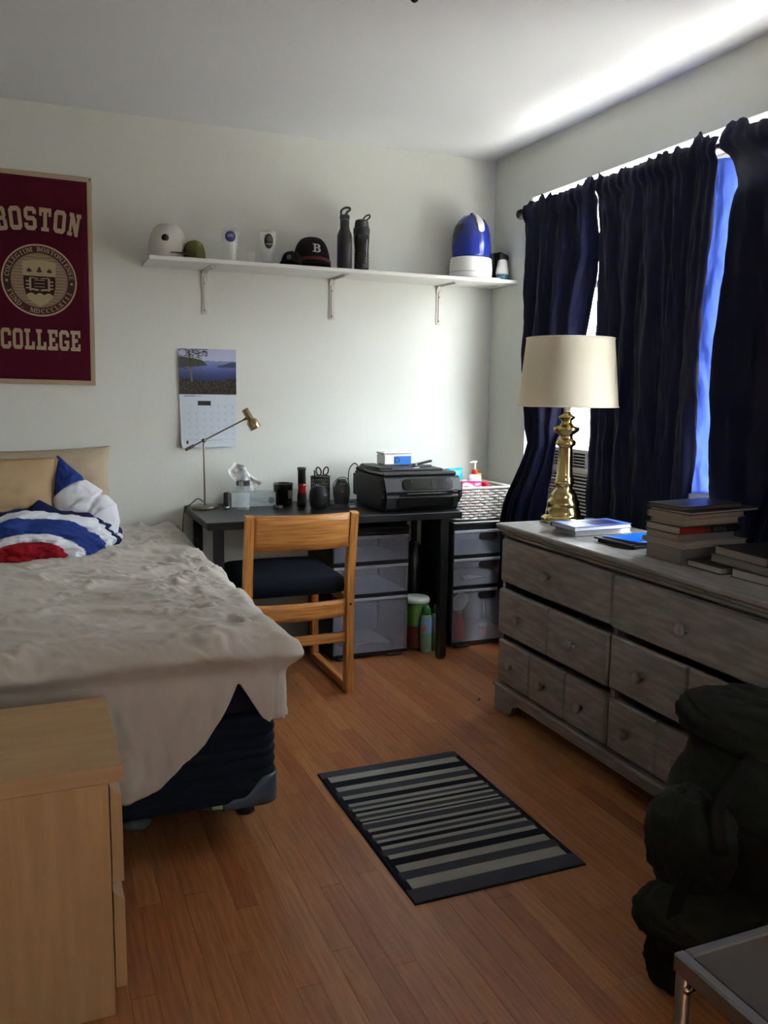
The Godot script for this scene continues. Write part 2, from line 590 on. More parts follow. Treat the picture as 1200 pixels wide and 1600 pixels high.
func build_window():
	# pale ledge added outside, unseen, to bounce sunlight up to the ceiling
	struct("added_bounce_ledge", spanb(Vector3(0.24, 0.36, -3.0), Vector3(1.35, 0.48, 7.0), 0.01), mat(Color(0.86, 0.85, 0.83), 0.9))
	var names_ = ["window_1", "window_2"]
	var mid = (OPZ0 + OPZ1) / 2
	for k in 2:
		var a = OPZ0 if k == 0 else mid
		var b = mid if k == 0 else OPZ1
		var fr := begin()
		var x0 = 0.13; var x1 = 0.22
		var t = 0.025
		span(fr, Vector3(x0, OPY0, a), Vector3(x1, OPY1, a + t), 0.002)
		span(fr, Vector3(x0, OPY0, b - t), Vector3(x1, OPY1, b), 0.002)
		span(fr, Vector3(x0, OPY0, a + t), Vector3(x1, OPY0 + t, b - t), 0.002)
		span(fr, Vector3(x0, OPY1 - t, a + t), Vector3(x1, OPY1, b - t), 0.002)
		var root = struct(names_[k], fr, M.trim)
		var zs = a + t; var ze = b - t
		var low = [1.06 if k == 0 else OPY0 + t, 1.84]
		var up = [1.80, OPY1 - t]
		for s in 2:
			var y0 = low[0] if s == 0 else up[0]
			var y1 = low[1] if s == 0 else up[1]
			var xx = 0.145 if s == 0 else 0.185
			var rw = 0.036
			var st := begin()
			span(st, Vector3(xx, y0, zs), Vector3(xx + 0.03, y1, zs + rw), 0.003)
			span(st, Vector3(xx, y0, ze - rw), Vector3(xx + 0.03, y1, ze), 0.003)
			span(st, Vector3(xx, y0, zs + rw), Vector3(xx + 0.03, y0 + rw, ze - rw), 0.003)
			span(st, Vector3(xx, y1 - rw, zs + rw), Vector3(xx + 0.03, y1, ze - rw), 0.003)
			var sash = obj("sash", st, M.trim, root)
			obj("pane", spanb(Vector3(xx + 0.013, y0 + rw, zs + rw), Vector3(xx + 0.017, y1 - rw, ze - rw), 0), M.pane, sash)
	struct("trim_1", spanb(Vector3(-0.03, OPY0 - 0.025, OPZ0 - 0.03), Vector3(0.13, OPY0, OPZ1 + 0.03), 0.004), M.trim)
	# air conditioner sitting in the first window under the raised sash
	var ac = thing("air_conditioner", "white louvred air conditioner in the window behind the brass lamp", "air conditioner", Vector3(0, OPY0, 0.89))
	var w = 0.25
	var body := begin()
	span(body, Vector3(0.02, 0.003, -w), Vector3(0.45, 0.35, w), 0.006)
	obj("body", body, M.plastic_white, ac)
	var f := begin()
	# front bezel: a frame round the lower louvres and the upper vents
	var fx0 = -0.035; var fx1 = 0.02
	span(f, Vector3(fx0, 0.003, -w), Vector3(fx1, 0.02, w), 0.003)
	span(f, Vector3(fx0, 0.33, -w), Vector3(fx1, 0.35, w), 0.003)
	span(f, Vector3(fx0, 0.235, -w), Vector3(fx1, 0.262, w), 0.003)
	for zz in [-w, w - 0.02]: span(f, Vector3(fx0, 0.02, zz), Vector3(fx1, 0.33, zz + 0.02), 0.003)
	for zz in [-0.085, 0.075]: span(f, Vector3(fx0, 0.262, zz), Vector3(fx1, 0.33, zz + 0.014), 0.002)
	obj("front_bezel", f, M.plastic_white, ac)
	obj("vent_backing", spanb(Vector3(0.008, 0.02, -w + 0.02), Vector3(0.019, 0.33, w - 0.02), 0), mat(Color(0.10, 0.10, 0.11), 0.8), ac)
	for k in 13:
		var y = 0.032 + k * 0.0162
		obj("louvre", box(Vector3(-0.016, y, 0), Vector3(0.026, 0.0075, 2 * w - 0.042), 0.002, Basis(Vector3.BACK, -0.25)), M.plastic_white, ac)
	for k in 4:
		obj("vent_bar", box(Vector3(-0.016, 0.274 + k * 0.0145, 0), Vector3(0.02, 0.005, 2 * w - 0.042), 0.001), M.plastic_white, ac)
	# pleated side curtains of the unit
	for s in [-1, 1]:
		var z0 = OPZ0 + 0.026 - 0.89 if s < 0 else w
		var z1 = -w if s < 0 else (OPZ0 + OPZ1) / 2 - 0.026 - 0.89
		var zz = func(u): return lerp(z0, z1, u)
		var pl = sheet(func(u, v): return Vector3(0.10 + 0.008 * (1 if int(round(u * 16)) % 2 == 0 else -1), 0.03 + v * 0.32, zz.call(u)), 16, 1, 0.002)
		obj("side_panel", pl, mat(Color(0.62, 0.64, 0.66), 0.5), ac)

# one hanging panel: zl, zr tables of [y, z]; x offset and folds
func curtain_panel(zl: Array, zr: Array, y0: float, folds: float, amp: float, sd: int, top_pk: float, curl := 0.0, gather: Array = [], c0 := 0.72, lcurl := 0.0, flare := 0.0) -> SurfaceTool:
	var nz = noise(sd, 1.0, 3)
	var f = func(u, v):
		var yt = 2.205 + top_pk * max(0.0, nz.get_noise_2d(u * 7.0, 3.0)) * 1.6 + 0.005 * nz.get_noise_2d(u * 24.0, 9.0)
		var y = lerp(yt, y0, v)
		var a = lut(zl, y); var b = lut(zr, y)
		var uu = u + 0.02 * sin(u * folds * TAU * 0.37 + sd) * smoothstep(0.0, 0.3, v)
		uu = clamp(uu, 0.0, 1.0) if (u > 0.0 and u < 1.0) else u
		var z = lerp(a, b, uu)
		var am = amp * (0.45 + 0.55 * smoothstep(2.18, 1.6, y))
		if gather.size() > 0: am *= lut(gather, y)
		var ph = u * folds * TAU + 0.9 * nz.get_noise_2d(u * 3.0, y * 0.8) * 2.0 + sd
		var x = -0.098 + am * (sin(ph) + 0.35 * sin(2.3 * ph + 1.0)) + 0.010 * nz.get_noise_2d(u * 14.0, y * 5.0)
		# the pocket at the top wraps round the rod, a short ruffle stands above it
		var pocket = smoothstep(2.13, 2.155, y)
		x = lerp(x, -0.1125 - 0.004 * (1.0 + sin(u * folds * 3.0 * TAU + 2.0 * nz.get_noise_2d(u * 9.0, 1.0))), pocket)
		if y > 2.19: x += 0.010 * nz.get_noise_2d(u * 30.0, y * 20.0) + 0.012 * smoothstep(2.19, 2.21, y)
		x += curl * smoothstep(c0, 1.0, u) * smoothstep(2.15, 1.9, y)
		x += lcurl * smoothstep(0.18, 0.0, u) * smoothstep(2.15, 1.95, y) * smoothstep(0.80, 0.98, y)
		x -= flare * smoothstep(1.05, 0.75, y)
		return Vector3(clamp(x, -0.215, -0.012 if y > 1.09 else -0.042), y, z)
	return sheet(f, int(folds * 20), 70, 0.0015)

func build_curtains():
	var rod = thing("curtain_rod", "dark bronze curtain rod with a faceted knob end above the window", "curtain rod")
	var ry = 2.172; var rx = -0.098
	obj("rod", tube([Vector3(rx, ry, 0.47), Vector3(rx, ry, 3.02)], 0.0095, 12), M.dark_bronze, rod)
	var B = Basis(Vector3.RIGHT, PI / 2)      # y of the lathe to +z
	for s in [0, 1]:
		var zc = 0.475 if s == 0 else 3.015
		var BB = B if s == 1 else Basis(Vector3.RIGHT, -PI / 2)
		obj("finial", lathe([Vector2(0, -0.002), Vector2(0.012, -0.002), Vector2(0.012, 0.01), Vector2(0.009, 0.014), Vector2(0.016, 0.02), Vector2(0.025, 0.032), Vector2(0.025, 0.044), Vector2(0.016, 0.058), Vector2(0, 0.06)], 8, Vector3(rx, ry, zc), BB, Vector2.ONE, false), M.dark_bronze, rod)
		var bz = 0.50 if s == 0 else 2.98
		var br := begin()
		span(br, Vector3(rx - 0.004, ry - 0.016, bz - 0.008), Vector3(-0.002, ry - 0.009, bz + 0.008), 0.001)
		span(br, Vector3(-0.008, ry - 0.05, bz - 0.012), Vector3(0.0, ry + 0.03, bz + 0.012), 0.002)
		obj("bracket", br, M.dark_bronze, rod)
	var c1 = thing("curtain", "navy curtain panel nearest the corner, pinched at its middle beside the lamp", "curtain", Vector3.ZERO, 0.0, "navy curtains")
	obj("cloth", curtain_panel([[0.3, 0.46], [0.66, 0.46], [0.72, 0.475], [0.85, 0.535], [1.06, 0.595], [1.15, 0.565], [1.35, 0.535], [1.8, 0.50], [2.2, 0.478]],
		[[0.3, 0.70], [0.735, 0.705], [1.0, 0.725], [1.08, 0.745], [1.23, 0.775], [1.57, 0.905], [1.9, 0.985], [2.1, 1.055], [2.3, 1.085]], 0.30, 4.0, 0.020, 3, 0.025, 0.07,
		[[0.6, 1.0], [1.0, 0.75], [1.07, 0.5], [1.15, 0.8], [1.4, 1.0]], 0.45, 0.0, 0.055), M.curtain, c1)
	var c2 = thing("curtain", "wide navy curtain panel behind the books, its right edge tinted bright blue for daylight", "curtain", Vector3.ZERO, 0.0, "navy curtains")
	obj("cloth", curtain_panel([[0.3, 1.078], [1.24, 1.080], [1.62, 1.092], [2.1, 1.066], [2.3, 1.06]],
		[[0.3, 1.715], [0.93, 1.718], [1.57, 1.725], [2.2, 1.760]], 0.30, 5.0, 0.012, 7, 0.035), M.curtain, c2)
	var c3 = thing("curtain", "navy curtain panel farthest right, reaching to the edge of the picture", "curtain", Vector3.ZERO, 0.0, "navy curtains")
	obj("cloth", curtain_panel([[0.3, 1.83], [0.80, 1.84], [0.95, 1.900], [1.57, 1.900], [2.0, 1.935], [2.10, 1.84], [2.16, 1.775], [2.3, 1.77]],
		[[0.3, 2.97], [2.3, 2.97]], 0.30, 7.0, 0.012, 13, 0.035, 0.0, [], 0.72, -0.098), M.curtain, c3)
	# the wide panel's right edge turns back to the window: daylight pouring in between it and the next panel lights this strip, and its paler cloth colour paints in more of it
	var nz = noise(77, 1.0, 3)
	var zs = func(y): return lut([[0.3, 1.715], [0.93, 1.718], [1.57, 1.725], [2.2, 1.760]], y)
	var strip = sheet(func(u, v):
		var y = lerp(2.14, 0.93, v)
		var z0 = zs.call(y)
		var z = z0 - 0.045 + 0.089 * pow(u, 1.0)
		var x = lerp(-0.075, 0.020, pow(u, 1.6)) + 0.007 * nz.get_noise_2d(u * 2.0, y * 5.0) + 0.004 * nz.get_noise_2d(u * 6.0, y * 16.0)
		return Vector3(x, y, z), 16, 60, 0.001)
	obj("turned_back_edge", strip, M.curtain_lit_tint, c2, "blue edge with daylight painted into its colour")
	obj("hem", sheet(func(u, v):
		var y = lerp(0.94, 0.55, v)
		return Vector3(lerp(-0.100, 0.018, u), y, zs.call(y) - 0.006 + 0.050 * u), 16, 8, 0.002), M.curtain, c2)

# ---------------------------------------------------------------- dresser
func build_dresser():
	var Z0 = 1.225; var Z1 = 2.715
	var d = thing("dresser", "long grey-washed wooden dresser with six drawers and round knobs under the window", "dresser", Vector3(0, 0, 0))
	var xb = -0.165
	var xf = -0.602
	var top := begin()
	span(top, Vector3(-0.637, 0.760, Z0 - 0.010), Vector3(xb, 0.78, Z1 + 0.01), 0.005)
	obj("top", top, M.paint_z, d)
	var mo := begin()
	span(mo, Vector3(-0.628, 0.748, Z0 - 0.002), Vector3(xb, 0.7598, Z1 + 0.002), 0.004)
	span(mo, Vector3(-0.618, 0.730, Z0 + 0.004), Vector3(xb, 0.7478, Z1 - 0.004), 0.006)
	obj("moulding", mo, M.paint_z, d)
	var body := begin()
	span(body, Vector3(xf, 0.05, Z0 + 0.008), Vector3(xb, 0.73, Z0 + 0.028))
	span(body, Vector3(xf, 0.05, Z1 - 0.028), Vector3(xb, 0.73, Z1 - 0.008))
	span(body, Vector3(xb - 0.012, 0.05, Z0 + 0.028), Vector3(xb, 0.73, Z1 - 0.028))
	var zm = (Z0 + Z1) / 2
	span(body, Vector3(xf, 0.05, zm - 0.011), Vector3(xb - 0.012, 0.73, zm + 0.011))
	span(body, Vector3(xf, 0.05, Z0 + 0.028), Vector3(xb - 0.012, 0.066, Z1 - 0.028))
	obj("carcass", body, M.paint_y, d)
	var rails := begin()
	for y in [0.125, 0.322, 0.527, 0.725]:
		span(rails, Vector3(xf + 0.05, y - 0.012, Z0 + 0.028), Vector3(xf + 0.09, y + 0.010, zm - 0.011))
		span(rails, Vector3(xf + 0.05, y - 0.012, zm + 0.011), Vector3(xf + 0.09, y + 0.010, Z1 - 0.028))
	obj("rail", rails, M.paint_z, d)
	# plinth with bracket feet
	var poly := [Vector2(Z0 + 0.004, 0.0), Vector2(Z0 + 0.11, 0.0), Vector2(Z0 + 0.135, 0.018), Vector2(Z0 + 0.15, 0.045), Vector2(Z0 + 0.19, 0.062), Vector2(Z1 - 0.19, 0.062), Vector2(Z1 - 0.15, 0.045), Vector2(Z1 - 0.135, 0.018), Vector2(Z1 - 0.11, 0), Vector2(Z1 - 0.004, 0), Vector2(Z1 - 0.004, 0.10), Vector2(Z0 + 0.004, 0.10)]
	# prism axes: x of the polygon along world z, depth along world x
	var X = Transform3D(Basis(Vector3(0, 0, 1), Vector3(0, 1, 0), Vector3(-1, 0, 0)), Vector3(-0.60, 0, 0))
	var pl := begin()
	add_prism(pl, poly, 0.0, 0.022, X)
	var side := [Vector2(0.0, 0.0), Vector2(0.09, 0.0), Vector2(0.12, 0.03), Vector2(0.15, 0.05), Vector2(0.30, 0.05), Vector2(0.33, 0.03), Vector2(0.36, 0), Vector2(0.43, 0), Vector2(0.43, 0.10), Vector2(0, 0.10)]
	for zz in [Z0 + 0.004, Z1 - 0.024]:
		add_prism(pl, side, 0.0, 0.02, Transform3D(Basis.IDENTITY, Vector3(-0.60, 0, zz)))
	obj("plinth", pl, M.paint_z, d)
	obj("plinth_moulding", spanb(Vector3(-0.633, 0.098, Z0 - 0.004), Vector3(-0.60, 0.114, Z1 + 0.004), 0.005), M.paint_z, d)
	# drawers: rows bottom to top, with the panels of their fronts and the knobs
	var rows = [[0.124, 0.303, 3], [0.331, 0.515, 2], [0.547, 0.724, 1]]
	for col in 2:
		var a = Z0 + 0.020 if col == 0 else zm + 0.005
		var b = zm - 0.005 if col == 0 else Z1 - 0.020
		for r in 3:
			var y0 = rows[r][0]; var y1 = rows[r][1]; var n = rows[r][2]
			var tilt = [0.0, 0.0, -0.003][r] if col == 0 else [0.0, 0.002, -0.006][r]
			var dx = [[0.0, -0.004, 0.002], [0.002, -0.002, -0.004]][col][r]
			var st := begin()
			span(st, Vector3(-0.604 + dx, y0 + 0.004, a + 0.004), Vector3(-0.592 + dx, y1 - 0.004, b - 0.004), 0.001)
			span(st, Vector3(-0.592 + dx, y0 + 0.02, a + 0.02), Vector3(-0.20, y0 + 0.03, b - 0.02))
			for zz in [a + 0.018, b - 0.03]: span(st, Vector3(-0.592 + dx, y0 + 0.02, zz), Vector3(-0.20, y1 - 0.03, zz + 0.012))
			var dr = obj("drawer", st, M.paint_z, d)
			dr.position.y = 0.0
			for k in n:
				var za = lerp(a, b, float(k) / n) + (0.001 if k > 0 else 0.0)
				var zb = lerp(a, b, float(k + 1) / n) - (0.001 if k < n - 1 else 0.0)
				var p := begin()
				add_box(p, Vector3(-0.614 + dx, (y0 + y1) / 2 + tilt, (za + zb) / 2), Vector3(0.02, y1 - y0, zb - za), 0.007)
				obj("panel", p, M.paint_z, dr)
				var prof = [Vector2(0, 0), Vector2(0.010, 0), Vector2(0.009, 0.006), Vector2(0.008, 0.010), Vector2(0.013, 0.014), Vector2(0.0185, 0.019), Vector2(0.0195, 0.024), Vector2(0.016, 0.029), Vector2(0.008, 0.032), Vector2(0, 0.0325)]
				if col == 1 and r == 0 and k == 2: continue
				obj("knob", lathe(prof, 18, Vector3(-0.6235 + dx, (y0 + y1) / 2 - 0.002 + tilt, (za + zb) / 2 - 0.015), Basis(Vector3.BACK, PI / 2)), M.paint_y, dr)

# ---------------------------------------------------------------- bed
func build_bed():
	var XL := -2.735; var XR := -1.748; var ZH := 0.02; var ZF := 1.93
	# frame
	var fr = thing("bed_frame", "black metal bed frame on gliders under the blue box spring", "bed frame")
	for x in [-2.68, -1.80]:
		var st := begin()
		span(st, Vector3(x - 0.018, 0.088, 0.10), Vector3(x + 0.018, 0.092, 1.88))
		span(st, Vector3(x - 0.003, 0.092, 0.10), Vector3(x + 0.003, 0.118, 1.88))
		obj("side_rail", st, M.black_metal, fr)
	for z in [0.25, 1.74]:
		obj("cross_rail", spanb(Vector3(-2.68, 0.080, z - 0.016), Vector3(-1.80, 0.0878, z + 0.016)), M.black_metal, fr)
	for x in [-2.66, -1.805]:
		for z in [0.25, 1.74]:
			obj("leg", lathe(cyl(0.012, 0.02, 0.082), 12, Vector3(x, 0, z)), M.black_metal, fr)
			obj("glide", lathe([Vector2(0, 0), Vector2(0.026, 0), Vector2(0.03, 0.005), Vector2(0.028, 0.014), Vector2(0.016, 0.026), Vector2(0.014, 0.034), Vector2(0, 0.034)], 18, Vector3(x, 0, z)), M.rubber, fr)
	# box spring: quilted ribs all round
	var bs = thing("box_spring", "dark blue ribbed box spring with a plastic corner guard, under the mattress", "box spring")
	var outline = func(u, grow):
		var r = 0.05
		var w = XR - XL; var l = ZF - ZH
		var pl = rounded_rect(w, l, r, 6)
		var n = pl.size()
		var t = u * n
		var i = int(floor(t)) % n
		var p = pl[i].lerp(pl[(i + 1) % n], t - floor(t))
		var q = pl[i].lerp(pl[(i + 1) % n], t - floor(t))
		# outward normal: from the rounded-rectangle core
		var core = Vector2(clamp(q.x, -w / 2 + r, w / 2 - r), clamp(q.y, -l / 2 + r, l / 2 - r))
		var nn = (q - core).normalized()
		p += nn * grow
		return Vector2((XL + XR) / 2 + p.x, (ZH + ZF) / 2 + p.y)
	var ribs = 8
	var sides = sheet(func(u, v):
		var y = lerp(0.118, 0.384, v)
		var rib = abs(sin(v * ribs * PI))
		var g = 0.010 * pow(rib, 0.5) - 0.010 - 0.012 * pow(abs(v * 2 - 1), 6.0)
		var p = outline.call(u, g)
		return Vector3(p.x, y, p.y), 28, ribs * 8, 0.0, true)
	obj("quilted_side", sides, M.navy_ticking, bs)
	var pl := []
	for k in 28:
		var p = outline.call(float(k) / 28.0, -0.02)
		pl.append(Vector2(p.x, -p.y))
	obj("cover", prism(pl, 0.120, 0.382, Transform3D(Basis(Vector3(1, 0, 0), Vector3(0, 0, -1), Vector3(0, 1, 0)), Vector3.ZERO)), M.navy_ticking, bs)
	# corner guards: hug the rounded foot corners, tall at the corner and tapering along each side
	for s in [0, 1]:
		var cg = sheet(func(u, v):
			var t = (u - 0.5) * 2.0
			var along = abs(t)
			var hgt = lerp(0.088, 0.030, smoothstep(0.18, 0.62, along)) * (1.0 if along < 0.8 else lerp(1.0, 0.35, (along - 0.8) / 0.2))
			var r = 0.05
			var cx = XR - r; var cz = ZF - r
			var p: Vector2
			var arc = r * PI / 2
			var d = t * 0.155
			if abs(d) <= arc / 2:
				var a = PI / 4 + d / r
				p = Vector2(cx + cos(a) * (r + 0.003), cz + sin(a) * (r + 0.003))
			elif d > 0: p = Vector2(cx - (d - arc / 2), ZF + 0.003)
			else: p = Vector2(XR + 0.003, cz - (-d - arc / 2))
			if s == 1: p.x = XL + XR - p.x
			return Vector3(p.x, 0.112 + v * hgt, p.y), 40, 3, 0.002)
		obj("corner_guard", cg, mat(Color(0.24, 0.29, 0.36), 0.35), bs, "grey-blue plastic corner guard")
	# mattress
	var mt = thing("mattress", "dark purple-navy mattress showing under the duvet at the foot of the bed", "mattress")
	var ms := begin(true)
	add_sheet(ms, func(u, v):
		var k = v * 2.0 - 1.0
		var g = -0.028 * pow(abs(k), 4.0) - 0.004
		var p = outline.call(u, g)
		return Vector3(p.x, lerp(0.386, 0.598, v), p.y), 28, 12, 0.0, true)
	var pm := []
	for k in 28:
		var p = outline.call(float(k) / 28.0, -0.034)
		pm.append(Vector2(p.x, -p.y))
	add_prism(ms, pm, 0.387, 0.597, Transform3D(Basis(Vector3(1, 0, 0), Vector3(0, 0, -1), Vector3(0, 1, 0)), Vector3.ZERO))
	obj("ticking", ms, M.mattress, mt)
	var pipe := []
	for k in 28:
		var p = outline.call(float(k) / 28.0, -0.012)
		pipe.append(Vector3(p.x, 0.575, p.y))
	obj("piping", tube(pipe, 0.005, 8, false, true), M.mattress, mt)
	build_duvet(XL, XR, ZH, ZF)
	build_pillows()
	build_throw()

func build_duvet(XL: float, XR: float, ZH: float, ZF: float):
	var n1 = noise(101, 1.0, 3)
	var n2 = noise(102, 1.0, 4)
	var n3 = noise(103, 1.0, 2)
	var R := 0.055
	var XRi = XR + 0.02 - R
	var ZFi = ZF + 0.057 - R
	var Y := 0.632
	var hang = [[-2.8, 0.40], [-2.17, 0.425], [-2.09, 0.395], [-1.965, 0.285], [-1.90, 0.175], [-1.872, 0.125], [-1.845, 0.175], [-1.81, 0.235], [-1.78, 0.255], [-1.755, 0.24], [-1.735, 0.19], [-1.715, 0.13], [-1.65, 0.11], [-1.48, 0.11]]
	var f = func(u, v):
		var sx = lerp(XL - 0.03, XRi + 0.30, u)
		var L = lut(hang, sx)
		if sx > XRi: L = sqrt(max(0.0, 0.272 * 0.272 - (sx - XRi) * (sx - XRi))) - R * 0.57
		var vv = v * 1.0
		var tz: float
		if vv < 0.72: tz = lerp(ZH + 0.012, ZFi - 0.03, vv / 0.72)
		else: tz = lerp(ZFi - 0.03, ZFi + L + R * 0.57, (vv - 0.72) / 0.28)
		var a = max(0.0, sx - XRi)
		var b = max(0.0, tz - ZFi)
		var d = sqrt(a * a + b * b)
		var dir = Vector2(a, b).normalized() if d > 1e-5 else Vector2.ZERO
		var out: float; var drop: float
		if d < R * PI / 2:
			out = R * sin(d / R); drop = R * (1.0 - cos(d / R))
		else:
			out = R; drop = R + d - R * PI / 2
		# puffed edge along the foot, and the peak of cloth that sticks out at the corner
		out += (0.038 * exp(-pow((drop - 0.045) / 0.032, 2.0)) - 0.022 * dir.y * exp(-pow((drop - 0.105) / 0.035, 2.0))) * smoothstep(0.0, 0.03, d) * (0.75 + 0.5 * n3.get_noise_2d(sx * 2.2, 4.0))
		var cornerness = 2.0 * dir.x * dir.y
		out += cornerness * (0.046 * exp(-pow((drop - 0.065) / 0.035, 2.0)) + 0.01 * smoothstep(0.1, 0.3, drop))
		# hanging folds
		var hangk = smoothstep(0.06, 0.22, drop)
		out += hangk * (0.25 + 0.75 * dir.y) * (0.020 * n1.get_noise_2d(sx * 5.0 + tz * 1.0, 7.0) + 0.012 * n1.get_noise_2d(sx * 14.0, 2.0 + tz * 5.0)) 
		if b > 0.0 and a <= 0.0: out -= 0.012 * hangk * exp(-pow((sx + 1.872) / 0.03, 2.0))
		var x = min(sx, XRi) + dir.x * out
		var z = min(tz, ZFi) + dir.y * out
		var y = Y - drop
		# crumpled top: broad swells, long creases and small wrinkles
		var topk = 1.0 - smoothstep(0.0, 0.12, drop)
		var swell = 0.020 * n1.get_noise_2d(sx * 1.6, tz * 2.2)
		var wx = sx + 0.10 * n2.get_noise_2d(sx * 3.0, tz * 3.0)
		var wz = tz + 0.10 * n2.get_noise_2d(sx * 3.0 + 9.0, tz * 3.0)
		var crease = 1.0 - abs(n2.get_noise_2d(wx * 1.1 + wz * 0.5, wz * 3.4)) * 4.0
		var crease2 = 1.0 - abs(n3.get_noise_2d(wx * 2.4 + wz * 1.5, wz * 6.5)) * 4.0
		var rough_ = 0.55 + 0.45 * smoothstep(-2.3, -1.9, sx) 
		y += topk * (swell + rough_ * (0.016 * pow(max(0.0, crease), 1.5) + 0.011 * pow(max(0.0, crease2), 1.5)) + 0.0025 * n2.get_noise_2d(wx * 9.0, wz * 16.0))
		# folds pulled towards the bunched bed head corner
		y += topk * 0.022 * smoothstep(0.42, 0.05, tz) * smoothstep(-2.1, -1.95, sx) * (0.4 + max(0.0, 1.0 - abs(n3.get_noise_2d(sx * 2.0, tz * 13.0)) * 3.5))
		# a soft ridge where the cover ends and turns down over the foot
		y += 0.016 * exp(-pow((tz - (ZFi - 0.02)) / 0.05, 2.0)) * topk
		# flat under the pillows
		return Vector3(x, y, z)
	var dv = thing("duvet", "rumpled grey-beige duvet covering the bed and hanging over its foot", "duvet")
	obj("cover", sheet(f, 150, 190, 0.010, true), M.duvet, dv)

func pillow_mesh(w: float, h: float, t: float, sd: int) -> SurfaceTool:
	var nz = noise(sd, 1.0, 3)
	var st := begin(true)
	for s in [1.0, -1.0]:
		add_sheet(st, func(u, v):
			var a = u * 2 - 1; var b = v * 2 - 1
			var k = pow(max(0.0, 1 - pow(abs(a), 3.2)), 0.6) * pow(max(0.0, 1 - pow(abs(b), 3.2)), 0.6)
			var px = a * w / 2 * (1.0 - 0.05 * (1 - b * b)) 
			var py = b * h / 2 * (1.0 - 0.07 * (1 - a * a))
			var wr = 1.0 + 0.22 * nz.get_noise_3d(a * 2.0, b * 2.0, s) + 0.10 * nz.get_noise_3d(a * 6.0, b * 5.0, s)
			return Vector3(px, py, s * t / 2 * k * wr), 36, 28, 0.0, s < 0)
	return st

func build_pillows():
	var p1 = thing("pillow", "light beige pillow standing against the wall at the head of the bed", "pillow", Vector3(-2.395, 0.838, 0.150))
	p1.rotation = Vector3(-0.20, 0.0, 0.015)
	obj("case", pillow_mesh(0.72, 0.40, 0.17, 61), M.pillow_light, p1)
	var p2 = thing("pillow", "tan pillow leaning in front of the beige one, half behind the striped throw", "pillow", Vector3(-2.600, 0.845, 0.320))
	p2.rotation = Vector3(-0.18, 0.10, -0.03)
	obj("case", pillow_mesh(0.66, 0.34, 0.19, 62), M.pillow_tan, p2)
	var hem := []
	for k in 13:
		var b = (k / 12.0) * 2 - 1
		hem.append(Vector3(0.33 * (1.0 - 0.05 * (1 - b * b)) * 0.985, b * 0.165 * 0.98, 0.002))
	obj("case_hem", tube(hem, 0.010, 8), M.pillow_tan, p2)

